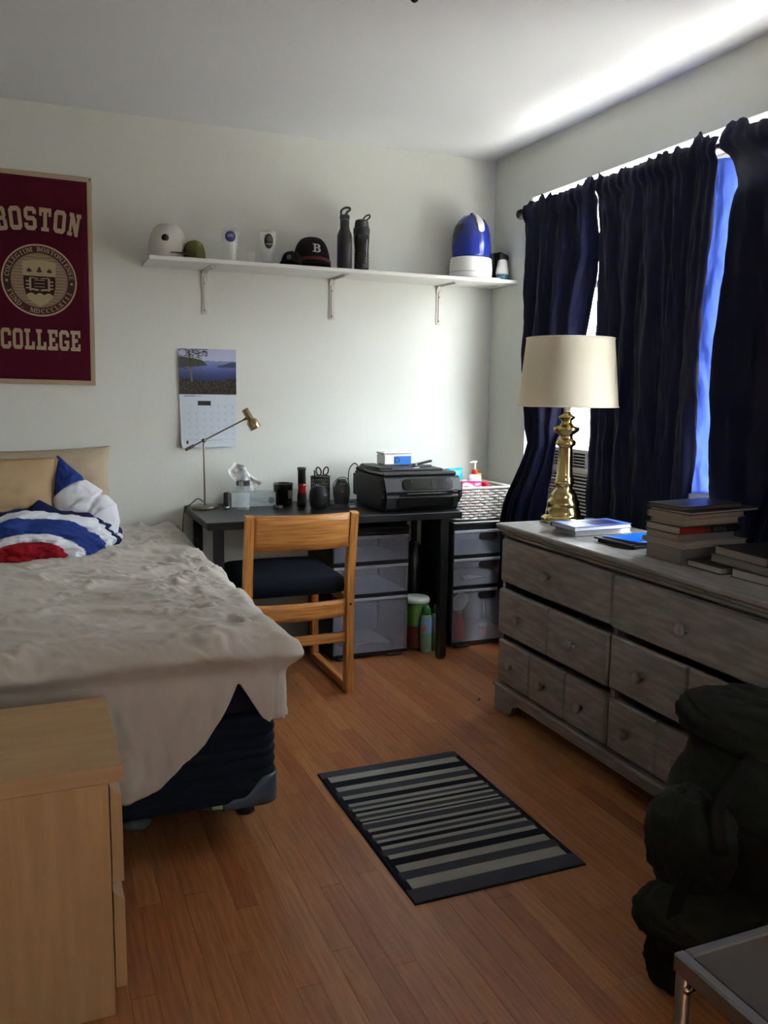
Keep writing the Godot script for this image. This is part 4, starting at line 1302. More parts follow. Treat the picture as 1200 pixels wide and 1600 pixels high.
	for k in 3:
		var st := begin()
		var cx = (k - 1) * 0.042
		add_prism(st, ring_poly(10, 0.012, 0.006), 0.0084, 0.0092, Transform3D(Basis.IDENTITY, Vector3(cx, 0.040, 0)))
		add_prism(st, ring_poly(8, 0.006, 0.008), 0.0084, 0.0092, Transform3D(Basis.IDENTITY, Vector3(cx, 0.050 if k == 1 else 0.044, 0)))
		obj("shield_mark", st, mat(Color(0.22, 0.17, 0.11), 0.95), seal)
	obj("shield_field", prism([Vector2(-0.066, 0.018), Vector2(0.066, 0.018), Vector2(0.066, -0.025), Vector2(0.055, -0.070), Vector2(-0.055, -0.070), Vector2(-0.066, -0.025)], 0.0072, 0.0082), mat(Color(0.15, 0.03, 0.045), 0.95), seal)
	var bk := begin()
	for s in [-1, 1]:
		add_box(bk, Vector3(s * 0.039, -0.018, 0.0088), Vector3(0.009, 0.056, 0.0012))
		for k in 3: add_box(bk, Vector3(s * 0.050, -0.005 - k * 0.015, 0.0088), Vector3(0.014, 0.006, 0.0012))
		add_box(bk, Vector3(s * 0.021, -0.041, 0.0088), Vector3(0.034, 0.008, 0.0012), 0.0, Basis(Vector3.BACK, s * 0.12))
		add_box(bk, Vector3(s * 0.021, 0.009, 0.0088), Vector3(0.034, 0.004, 0.0012), 0.0, Basis(Vector3.BACK, s * 0.12))
	for k in 3: add_box(bk, Vector3(0, 0.0 - k * 0.014, 0.0086), Vector3(0.044, 0.0025, 0.001))
	obj("shield_book", bk, letters, seal)
	var hills := [Vector2(-0.055, -0.072)]
	for k in 25:
		var x = lerp(-0.055, 0.055, k / 24.0)
		hills.append(Vector2(x, -0.064 + 0.009 * abs(sin((x + 0.055) / 0.11 * PI * 3.0))))
	hills.append(Vector2(0.055, -0.072)); hills.append(Vector2(0.03, -0.098)); hills.append(Vector2(0, -0.112)); hills.append(Vector2(-0.03, -0.098))
	obj("shield_base", prism(hills, 0.0083, 0.0093), M.felt_pale, seal)

# ---------------------------------------------------------------- calendar
func build_calendar():
	var c = thing("wall_calendar", "wall calendar with a blue lake photograph over its month page", "calendar", Vector3(-1.5635, 1.275, 0.003))
	# the printed photograph: sky, hills, lake, shore rocks, a bare pine
	var w = 320; var h = 252
	var im := Image.create(w, h, false, Image.FORMAT_RGB8)
	var n1 = noise(121, 0.02, 4); var n2 = noise(122, 0.06, 4); var n3 = noise(123, 0.15, 2)
	for y in h:
		for x in w:
			var fx = float(x) / w; var fy = float(y) / h
			var col = Color(0.66, 0.68, 0.80).lerp(Color(0.72, 0.74, 0.84), fy * 3.0)
			var hill_l = 0.17 + 0.08 * fx * 2.0 + 0.02 * n1.get_noise_2d(x * 3.0, 5.0) + 0.25 * pow(clamp((fx - 0.35) / 0.22, 0, 1), 2.0)
			var far = 0.26 + 0.02 * n1.get_noise_2d(x * 2.0, 50.0)
			var hill_r = 0.36 - 0.08 * smoothstep(0.68, 0.95, fx)
			if fy > far: col = Color(0.45, 0.50, 0.68)
			if fy > 0.30:
				var t = clamp((fy - 0.30) / 0.45, 0, 1)
				col = Color(0.50, 0.55, 0.78).lerp(Color(0.05, 0.11, 0.30), pow(t, 0.7))
				col = col.lerp(Color(0.30, 0.38, 0.62), 0.4 * clamp(1.0 - abs(fx - 0.62) * 2.5, 0, 1) * (1 - t))
				col = col * (1.0 + 0.18 * n2.get_noise_2d(x * 0.5, y * 4.0))
			if fx > 0.68 and fy > hill_r and fy < 0.40: col = Color(0.16, 0.22, 0.36)
			if fy > hill_l and fy < 0.36 + 0.05 * (1 - fx * 2.0) and fx < 0.57: col = Color(0.20, 0.22, 0.17) * (1.0 + 0.5 * n2.get_noise_2d(x, y))
			var shore = 0.70 - 0.06 * exp(-pow((fx - 0.05) / 0.15, 2)) + 0.03 * n1.get_noise_2d(x * 2.0, 90.0) - 0.06 * smoothstep(0.7, 1.0, fx)
			if fy > shore:
				var k = n2.get_noise_2d(x * 0.8, y * 1.6) + 0.4 * n3.get_noise_2d(x, y)
				col = Color(0.13, 0.115, 0.08).lerp(Color(0.33, 0.29, 0.22), clamp(k + 0.3, 0, 1))
				if n1.get_noise_2d(x * 2.0, y * 2.5) < -0.05: col = Color(0.045, 0.06, 0.04)
			# pine: trunk and branches
			var tx = 0.215 - 0.06 * (0.6 - fy)
			if fy > 0.05 and fy < 0.72 and abs(fx - tx) < 0.010 + 0.006 * fy: col = Color(0.42, 0.40, 0.30) if fy > 0.4 else Color(0.16, 0.15, 0.12)
			var canopy = n2.get_noise_2d(x * 0.6, y * 2.4 + 40)
			if fy < 0.16 and fx < 0.50 and canopy > -0.02 and not (fx < 0.12 and fy > 0.04): col = Color(0.10, 0.10, 0.08)
			if fy > 0.14 and fy < 0.45 and fx < 0.40 and canopy > 0.14: col = Color(0.22, 0.25, 0.14)
			im.set_pixel(x, y, col)
	im.generate_mipmaps()
	var pm = mat(Color.WHITE, 0.35)
	pm.albedo_texture = ImageTexture.create_from_image(im)
	var edge = mat(Color(0.80, 0.80, 0.80), 0.7)
	obj("page_stack", spanb(Vector3(-0.1392, 0.001, 0.0), Vector3(0.1392, 0.2185, 0.005), 0.0005), edge, c)
	var st := begin()
	quad_uv(st, [Vector3(-0.1392, 0.001, 0.0055), Vector3(0.1392, 0.001, 0.0055), Vector3(0.1392, 0.2185, 0.0055), Vector3(-0.1392, 0.2185, 0.0055)], [Vector2(0, 1), Vector2(1, 1), Vector2(1, 0), Vector2(0, 0)])
	obj("picture_page", st, pm, c, "printed lake photograph")
	# the month grid: pale lines, small grey date marks, one black box, a little print at the foot
	var gw = 330; var gh = 300
	var gi := Image.create(gw, gh, false, Image.FORMAT_RGB8)
	gi.fill(Color(0.80, 0.84, 0.89))
	for k in 8: gi.fill_rect(Rect2i(16 + k * 43, 60, 1, 195), Color(0.70, 0.73, 0.78))
	for k in 6: gi.fill_rect(Rect2i(16, 60 + k * 39, 302, 1), Color(0.70, 0.73, 0.78))
	var r2 := RandomNumberGenerator.new()
	r2.seed = 9
	for r in 5:
		for k in 7:
			if r == 0 and k < 3: continue
			var q = Rect2i(48 + k * 43, 66 + r * 39, 5, 8)
			gi.fill_rect(q, Color(0.60, 0.63, 0.68))
			gi.fill_rect(Rect2i(q.position + Vector2i(2, 2), Vector2i(2, 3)), Color(0.75, 0.78, 0.82))
	gi.fill_rect(Rect2i(24, 6, 70, 6), Color(0.55, 0.56, 0.58))
	gi.fill_rect(Rect2i(98, 6, 28, 6), Color(0.68, 0.70, 0.72))
	gi.fill_rect(Rect2i(104, 36, 76, 26), Color(0.07, 0.07, 0.08))
	gi.fill_rect(Rect2i(110, 42, 60, 2), Color(0.16, 0.16, 0.17))
	gi.fill_rect(Rect2i(0, 256, gw, 1), Color(0.66, 0.68, 0.70))
	gi.fill_rect(Rect2i(28, 262, 12, 18), Color(0.14, 0.14, 0.15))
	for k in 30: gi.fill_rect(Rect2i(130 + k * 4, 262, 3, 3), Color(0.58, 0.60, 0.63) if r2.randf() < 0.8 else Color(0.78, 0.8, 0.83))
	for k in 22: gi.fill_rect(Rect2i(178 + k * 5, 274, 3, 2), Color(0.66, 0.68, 0.70))
	gi.generate_mipmaps()
	var gm = mat(Color.WHITE, 0.7)
	gm.albedo_texture = ImageTexture.create_from_image(gi)
	var pg = sheet(func(u, v):
		var y = lerp(-0.2545, 0.0, v)
		var lift = 0.022 * pow(1.0 - v, 2.0) * (1.0 - 0.8 * u) + 0.004
		return Vector3(lerp(-0.1375 + 0.004 * (1 - v), 0.138 - 0.004 * (1 - v), u), y, lift), 12, 14, 0.0)
	# picture coordinates: v runs up the page
	gm.uv1_scale = Vector3(1, -1, 1)
	gm.uv1_offset = Vector3(0, 1, 0)
	obj("month_page", pg, gm, c, "white month page curling off the wall")
	obj("nail", lathe([Vector2(0, 0), Vector2(0.003, 0), Vector2(0.002, 0.003), Vector2(0, 0.004)], 8, Vector3(0, 0.213, 0.0056), Basis(Vector3.RIGHT, PI / 2)), M.steel, c)

# ---------------------------------------------------------------- lamps
func build_table_lamp():
	var l = thing("table_lamp", "brass candlestick table lamp with a white drum shade on the dresser", "lamp", Vector3(-0.360, 0.7802, 1.285))
	var pr = [[0, 0.0], [0.086, 0.0], [0.089, 0.006], [0.088, 0.022], [0.082, 0.027], [0.071, 0.031], [0.072, 0.036], [0.070, 0.050], [0.063, 0.062], [0.063, 0.067], [0.066, 0.072], [0.064, 0.086], [0.055, 0.100], [0.053, 0.106], [0.054, 0.112], [0.047, 0.126], [0.036, 0.136], [0.033, 0.146], [0.038, 0.158], [0.041, 0.164], [0.038, 0.170], [0.036, 0.176], [0.037, 0.182], [0.033, 0.190], [0.032, 0.200], [0.0275, 0.305], [0.029, 0.310], [0.038, 0.316], [0.041, 0.324], [0.038, 0.334], [0.028, 0.342], [0.025, 0.350], [0.027, 0.357], [0.050, 0.374], [0.053, 0.386], [0.049, 0.390], [0.030, 0.396], [0.020, 0.408], [0.021, 0.416], [0.033, 0.426], [0.034, 0.432], [0.020, 0.440], [0.015, 0.446], [0.015, 0.452], [0, 0.452]]
	var prof := []
	for p in pr: prof.append(Vector2(p[0], p[1]))
	obj("base", lathe(prof, 48), M.brass, l)
	obj("socket_sleeve", lathe(cyl(0.0145, 0.4525, 0.545), 24), mat(Color(0.85, 0.82, 0.72), 0.5), l)
	obj("bulb", lathe([Vector2(0, 0.545), Vector2(0.013, 0.546), Vector2(0.014, 0.57), Vector2(0.026, 0.60), Vector2(0.030, 0.625), Vector2(0.022, 0.65), Vector2(0, 0.66)], 20), mat(Color(0.92, 0.92, 0.9), 0.3), l)
	# shade: a thin cloth drum with rolled rims
	var y0 = 0.474; var y1 = 0.742; var r0 = 0.200; var r1 = 0.174
	var sh := begin(true)
	add_lathe(sh, [Vector2(r0, y0), Vector2(r1, y1)], 64)
	add_lathe(sh, [Vector2(r1 - 0.0012, y1), Vector2(r0 - 0.0012, y0)], 64)
	var shd = obj("shade", sh, M.shade, l)
	for rr in [[r0, y0], [r1, y1]]:
		obj("shade_rim", tube(Array(range(64)).map(func(k): return Vector3(cos(TAU * k / 64.0) * rr[0], rr[1], sin(TAU * k / 64.0) * rr[0])), 0.003, 8, false, true), M.shade, shd)
	var sp := begin(true)
	for k in 3:
		var a = TAU * k / 3.0 + 0.4
		add_tube(sp, [Vector3(0, y1 - 0.012, 0), Vector3(cos(a) * (r1 - 0.002), y1 - 0.004, sin(a) * (r1 - 0.002))], 0.0016, 6)
	add_tube(sp, smooth_path([Vector3(0.012, 0.545, 0), Vector3(0.045, 0.60, 0), Vector3(0.035, 0.68, 0), Vector3(0, y1 - 0.012, 0)], 6), 0.0016, 6)
	add_tube(sp, smooth_path([Vector3(-0.012, 0.545, 0), Vector3(-0.045, 0.60, 0), Vector3(-0.035, 0.68, 0), Vector3(0, y1 - 0.012, 0)], 6), 0.0016, 6)
	obj("harp", sp, M.brass, l)
	obj("finial", lathe([Vector2(0, y1 - 0.012), Vector2(0.005, y1 - 0.012), Vector2(0.004, y1 - 0.002), Vector2(0.007, y1 + 0.004), Vector2(0.006, y1 + 0.011), Vector2(0.0, y1 + 0.015)], 16), M.brass, l)

func build_desk_lamp():
	var l = thing("desk_lamp", "slim brass desk lamp with a swing arm under the calendar", "lamp", Vector3(-1.612, 0.735, 0.135))
	obj("base", lathe(cyl(0.066, 0.0, 0.014, 0.002), 48), M.antique, l)
	obj("stem", lathe(cyl(0.0045, 0.0142, 0.322, 0.0005), 14), M.antique, l)
	var d = Vector3(0.300, 0.155, 0.03).normalized()
	var o = Vector3(0, 0.325, 0.0)
	obj("pivot", lathe([Vector2(0, -0.012), Vector2(0.008, -0.012), Vector2(0.010, -0.006), Vector2(0.010, 0.006), Vector2(0.008, 0.012), Vector2(0, 0.012)], 16, o, Basis(Vector3.RIGHT, PI / 2)), M.antique, l)
	obj("arm", tube([o - d * 0.05, o + d * 0.215], 0.0038, 12), M.antique, l)
	obj("counterweight", tube([o - d * 0.098, o - d * 0.096, o - d * 0.052, o - d * 0.050], [0.006, 0.0075, 0.0075, 0.006], 14), M.antique, l)
	var j = o + d * 0.226
	obj("joint", tube([o + d * 0.213, j], [0.006, 0.0075], 12), M.antique, l)
	# head: a narrow can opening to a wider cup, aimed down to the right
	var ax = Vector3(0.46, -0.86, 0.20).normalized()
	var B = Basis(ax.cross(Vector3.BACK).normalized(), ax, ax.cross(ax.cross(Vector3.BACK)).normalized() * -1.0).orthonormalized()
	if B.determinant() < 0: B.x = -B.x
	var hd = lathe(crisp([Vector2(0, -0.05), Vector2(0.0155, -0.05), Vector2(0.0165, -0.048), Vector2(0.0165, 0.006), Vector2(0.0270, 0.016), Vector2(0.0275, 0.056), Vector2(0.026, 0.056), Vector2(0.025, 0.018), Vector2(0.0, 0.016)]), 32, j + Vector3(0.018, 0.002, 0.004), B)
	obj("head", hd, mat(Color(0.60, 0.54, 0.40), 0.22, 1.0), l)
	obj("cord", tube(smooth_path([Vector3(-0.006, 0.030, -0.01), Vector3(-0.03, 0.045, -0.02), Vector3(-0.06, 0.020, -0.03), Vector3(-0.085, 0.0035, -0.03), Vector3(-0.094, -0.02, -0.03), Vector3(-0.098, -0.12, -0.06), Vector3(-0.088, -0.25, -0.09), Vector3(-0.092, -0.42, -0.10)], 6), 0.0022, 8), M.rubber, l)

# ---------------------------------------------------------------- printer
func build_printer():
	var p = thing("printer", "black all-in-one printer with a tilted control panel on the desk's right end", "printer", Vector3(-0.650, 0.735, 0.338))
	p.scale.x = 0.80
	# bodies are extruded along x from side profiles (z, y)
	var X = func(x): return Transform3D(Basis(Vector3(0, 0, 1), Vector3(0, 1, 0), Vector3(-1, 0, 0)), Vector3(x, 0, 0))
	var low = [Vector2(-0.19, 0.004), Vector2(0.190, 0.004), Vector2(0.205, 0.02), Vector2(0.212, 0.07), Vector2(0.205, 0.088), Vector2(-0.19, 0.088)]
	obj("lower_body", prism(low, -0.235, 0.235, X.call(0)), M.black, p)
	var mid = [Vector2(-0.195, 0.0885), Vector2(0.218, 0.0885), Vector2(0.224, 0.10), Vector2(0.200, 0.158), Vector2(0.19, 0.165), Vector2(-0.195, 0.165)]
	obj("upper_body", prism(mid, -0.246, 0.246, X.call(0)), M.black, p)
	# rounded cheeks
	for s in [-1, 1]:
		var ck = [Vector2(-0.18, 0.05), Vector2(0.17, 0.03), Vector2(0.205, 0.07), Vector2(0.205, 0.11), Vector2(0.175, 0.15), Vector2(-0.18, 0.155)]
		obj("cheek", prism(ck, -0.009, 0.009, X.call(s * 0.2555)), M.black, p)
	var lid := begin()
	add_box(lid, Vector3(0.0, 0.176, -0.01), Vector3(0.488, 0.020, 0.375), 0.008)
	add_box(lid, Vector3(-0.02, 0.1905, -0.03), Vector3(0.42, 0.012, 0.29), 0.006)
	obj("scanner_lid", lid, M.black, p)
	obj("document_feeder", box(Vector3(-0.182, 0.199, -0.03), Vector3(0.095, 0.012, 0.25), 0.006), M.black, p)
	var tilt = Basis(Vector3.RIGHT, -0.40)
	var pan = rounded_rect(0.33, 0.055, 0.022, 5)
	# the panel leans on the slanted face of the upper body
	var pb = Basis(Vector3.RIGHT, -atan2(0.024, 0.058))
	var face = Vector3(0.03, 0.131, 0.2125)
	obj("control_panel", prism(pan, 0.0005, 0.004, Transform3D(pb, face)), M.black_gloss, p)
	obj("touch_screen", prism(rounded_rect(0.075, 0.046, 0.003, 3), 0.0045, 0.0055, Transform3D(pb, face + Vector3(0.06, 0, 0))), mat(Color(0.10, 0.105, 0.11), 0.15), p)
	for x in [-0.11, 0.125]:
		obj("indicator_light", prism(ring_poly(10, 0.003, 0.003), 0.0045, 0.006, Transform3D(pb, face + Vector3(x, 0.015, 0))), mat(Color(0.4, 0.42, 0.45), 0.3), p)
	obj("paper_slot", box(Vector3(0.02, 0.079, 0.2085), Vector3(0.34, 0.010, 0.012), 0.002), M.rubber, p)
	obj("tray_edge", box(Vector3(0.02, 0.0885, 0.2215), Vector3(0.26, 0.0035, 0.007), 0.001), M.steel, p)
	obj("paper_tray", box(Vector3(0.02, 0.045, 0.214), Vector3(0.36, 0.045, 0.012), 0.004), M.black_gloss, p)
	obj("status_label", prism(rounded_rect(0.03, 0.012, 0.002, 2), 0.0, 0.001, Transform3D(Basis.IDENTITY, Vector3(0.205, 0.098, 0.2245))), mat(Color(0.35, 0.36, 0.38), 0.4), p)
	for x in [-0.2, 0.2]:
		for z in [-0.15, 0.15]:
			obj("foot", lathe(cyl(0.012, 0.0, 0.0039, 0.001), 12, Vector3(x, 0, z)), M.rubber, p)
	obj("cable", tube(smooth_path([Vector3(-0.20, 0.15, -0.196), Vector3(-0.235, 0.20, -0.21), Vector3(-0.275, 0.17, -0.215), Vector3(-0.285, 0.09, -0.21), Vector3(-0.285, 0.01, -0.215), Vector3(-0.25, 0.004, -0.2)], 6), 0.003, 8), M.rubber, p)
	# things on its lid
	var w = thing("wipes_box", "white box with a blue label standing on the black printer", "box", Vector3(-0.662, 0.9325, 0.215))
	w.position.y = 0.735 + 0.1967
	obj("carton", box(Vector3(0, 0.029, 0), Vector3(0.155, 0.057, 0.095), 0.008), M.plastic_white, w)
	obj("lid", box(Vector3(0, 0.062, 0), Vector3(0.160, 0.009, 0.10), 0.004), M.plastic_white, w)
	var lab := begin()
	add_box(lab, Vector3(0.027, 0.026, 0.0482), Vector3(0.094, 0.042, 0.001))
	obj("label", lab, mat(Color(0.10, 0.42, 0.75), 0.4), w, "blue label with a white ring")
	obj("label_ring", tube(Array(range(24)).map(func(k): return Vector3(-0.002 + cos(TAU * k / 24.0) * 0.012, 0.028 + sin(TAU * k / 24.0) * 0.012, 0.0488)), 0.0022, 6, false, true), mat(Color(0.02, 0.10, 0.32), 0.4), w)
	var s = thing("stapler", "small black stapler lying open on the printer lid", "stapler", Vector3(-0.560, 0.735 + 0.1967, 0.335), 0.3)
	obj("base", box(Vector3(0, 0.003, 0), Vector3(0.11, 0.006, 0.028), 0.002), M.black, s)
	obj("arm", box(Vector3(0.004, 0.018, 0), Vector3(0.115, 0.010, 0.022), 0.003, Basis(Vector3.BACK, 0.14)), M.black_gloss, s)
	obj("hinge", box(Vector3(-0.048, 0.011, 0), Vector3(0.018, 0.012, 0.026), 0.003), M.steel, s)
	for k in 2:
		var t = thing("paper_tag", ["small white paper tag lying on the printer lid", "small pink paper tag beside the white one on the printer lid"][k], "tag", Vector3(-0.625 - k * 0.05, 0.735 + 0.1967, 0.405 - 0.008 * k), 0.2 + k)
		obj("card", box(Vector3(0, 0.0012, 0), Vector3(0.035, 0.0024, 0.018), 0.0005), mat([Color(0.85, 0.85, 0.85), Color(0.70, 0.35, 0.50)][k], 0.6), t)

# ---------------------------------------------------------------- wicker basket and what is in it
func build_basket():
	var b = thing("wicker_basket", "white wicker basket full of bottles on the plastic tower in the corner", "basket", Vector3(-0.262, 0.6555, 0.272))
	var white = mat(Color(0.80, 0.80, 0.78), 0.5)
	var path = func(y, grow, phase, amp):
		var k = y / 0.165
		var w = lerp(0.300, 0.335, k) + grow; var d = lerp(0.300, 0.325, k) + grow
		var pl = rounded_rect(w, d, 0.035, 6)
		var pts := []
		var total = 0.0
		var n = pl.size()
		for i in n: total += pl[i].distance_to(pl[(i + 1) % n])
		var N = 176
		var step = total / N
		var i = 0; var acc = 0.0
		for m in N:
			var want = m * step
			while acc + pl[i].distance_to(pl[(i + 1) % n]) < want and i < n - 1:
				acc += pl[i].distance_to(pl[(i + 1) % n]); i += 1
			var q = pl[i].lerp(pl[(i + 1) % n], clamp((want - acc) / pl[i].distance_to(pl[(i + 1) % n]), 0, 1))
			var core = Vector2(clamp(q.x, -w / 2 + 0.035, w / 2 - 0.035), clamp(q.y, -d / 2 + 0.035, d / 2 - 0.035))
			var nn = (q - core).normalized()
			var off = amp * cos(TAU * m / N * 22.0 + phase)
			pts.append(Vector3(q.x + nn.x * off, y, q.y + nn.y * off))
		return pts
	for r in 11:
		var y = 0.010 + r * 0.0142
		var st := begin(true)
		add_tube(st, path.call(y, 0.0, PI * (r % 2), 0.0045), 0.0062, 7, false, true)
		obj("woven_strand", st, white, b)
	var stakes := begin(true)
	var lowp = path.call(0.004, 0.0, 0.0, 0.0)
	var topp = path.call(0.160, 0.0, 0.0, 0.0)
	for k in range(0, 176, 4): add_tube(stakes, [lowp[k], topp[k]], 0.0035, 6)
	var sk = obj("stakes", stakes, white, b)
	sk.set_meta("kind", "stuff")
	obj("rim", tube(path.call(0.168, 0.004, 0.0, 0.0), 0.0075, 8, false, true), white, b)
	obj("bottom", box(Vector3(0, 0.003, 0), Vector3(0.285, 0.005, 0.285), 0.001), white, b)
	var by = 0.6615
	var c = thing("pump_bottle", "white lotion bottle with an orange collar and pump in the wicker basket", "bottle", Vector3(-0.205, by, 0.235))
	obj("body", lathe(crisp([Vector2(0, 0), Vector2(0.040, 0), Vector2(0.043, 0.01), Vector2(0.040, 0.17), Vector2(0.037, 0.195), Vector2(0.030, 0.208), Vector2(0.014, 0.212), Vector2(0, 0.212)], 0.002), 32, Vector3.ZERO, Basis.IDENTITY, Vector2(1.0, 0.72)), M.plastic_white, c)
	obj("collar", lathe(cyl(0.0155, 0.2125, 0.236), 24), mat(Color(0.85, 0.22, 0.05), 0.35), c)
	obj("pump_stem", lathe(cyl(0.006, 0.2365, 0.272, 0.001), 14), mat(Color(0.9, 0.87, 0.8), 0.4), c)
	obj("pump_spout", tube([Vector3(0.010, 0.2765, 0), Vector3(-0.012, 0.2775, 0.004), Vector3(-0.034, 0.274, 0.010)], [0.006, 0.006, 0.0035], 12), mat(Color(0.9, 0.87, 0.8), 0.4), c)
	obj("label_mark", box(Vector3(0.014, 0.170, 0.0285), Vector3(0.014, 0.008, 0.002), 0.0), mat(Color(0.75, 0.25, 0.4), 0.5), c)
	obj("label_mark", box(Vector3(0.006, 0.140, 0.0305), Vector3(0.036, 0.010, 0.002), 0.0), mat(Color(0.55, 0.62, 0.75), 0.5), c)
	var g = thing("squeeze_bottle", "green squeeze bottle with a yellow cap in the wicker basket", "bottle", Vector3(-0.160, by, 0.205))
	obj("body", lathe([Vector2(0, 0), Vector2(0.026, 0), Vector2(0.028, 0.006), Vector2(0.028, 0.13), Vector2(0.020, 0.165), Vector2(0.011, 0.178), Vector2(0, 0.178)], 28), mat(Color(0.18, 0.50, 0.08), 0.3), g)
	obj("cap", lathe(cyl(0.0125, 0.1785, 0.212), 20), mat(Color(0.90, 0.68, 0.10), 0.35), g)
	var pack = func(name_, label, at, size, colr, turn, lines):
		var t = thing(name_, label, "packet", at, turn)
		var nz = noise(int(size.x * 1000), 1.0, 2)
		var st := begin(true)
		for s in [1.0, -1.0]:
			add_sheet(st, func(u, v):
				var a = u * 2 - 1; var bb = v * 2 - 1
				var k = pow(max(0.0, 1 - pow(abs(a), 4.0)), 0.5) * pow(max(0.0, 1 - pow(abs(bb), 3.0)), 0.6)
				return Vector3(a * size.x / 2, (bb * 0.5 + 0.5) * size.y, s * size.z / 2 * k * (1 + 0.35 * nz.get_noise_2d(a * 3, bb * 3))), 22, 18, 0.0, s < 0)
		obj("wrapper", st, mat(colr, 0.25), t)
		for ln in lines:
			obj("print_band", sheet(func(u, v):
				var a = lerp(-0.9, 0.9, u); var bb = lerp(ln[0], ln[1], v) + 0.12 * sin(a * 3.0 + ln[0] * 5.0)
				var k = pow(max(0.0, 1 - pow(abs(a), 4.0)), 0.5) * pow(max(0.0, 1 - pow(abs(clamp(bb, -1.0, 1.0)), 3.0)), 0.6)
				return Vector3(a * size.x / 2, (bb * 0.5 + 0.5) * size.y, size.z / 2 * k * (1 + 0.35 * nz.get_noise_2d(a * 3, bb * 3)) + 0.001), 16, 4, 0.0), mat(ln[2], 0.25), t)
		return t
	pack.call("snack_bag", "light blue packet with a yellow band in the wicker basket", Vector3(-0.318, by, 0.215), Vector3(0.105, 0.245, 0.055), Color(0.12, 0.62, 0.82), 0.1, [[0.28, 0.5, Color(0.92, 0.75, 0.15)], [0.1, 0.26, Color(0.85, 0.35, 0.10)]])
	pack.call("wrapped_packet", "pink and white wrapped packet at the basket front", Vector3(-0.283, by, 0.345), Vector3(0.115, 0.188, 0.05), Color(0.85, 0.16, 0.42), -0.1, [[0.15, 0.42, Color(0.92, 0.80, 0.86)], [0.62, 0.82, Color(0.90, 0.78, 0.85)]])
	var r = thing("round_jar", "small red-lidded jar lying by the pink packet in the basket", "jar", Vector3(-0.198, by, 0.340))
	obj("jar_body", lathe(cyl(0.020, 0.0, 0.155, 0.006), 22), mat(Color(0.80, 0.30, 0.42), 0.3), r)
	obj("jar_lid", lathe(cyl(0.0185, 0.1555, 0.182, 0.003), 22), mat(Color(0.78, 0.10, 0.22), 0.3), r)

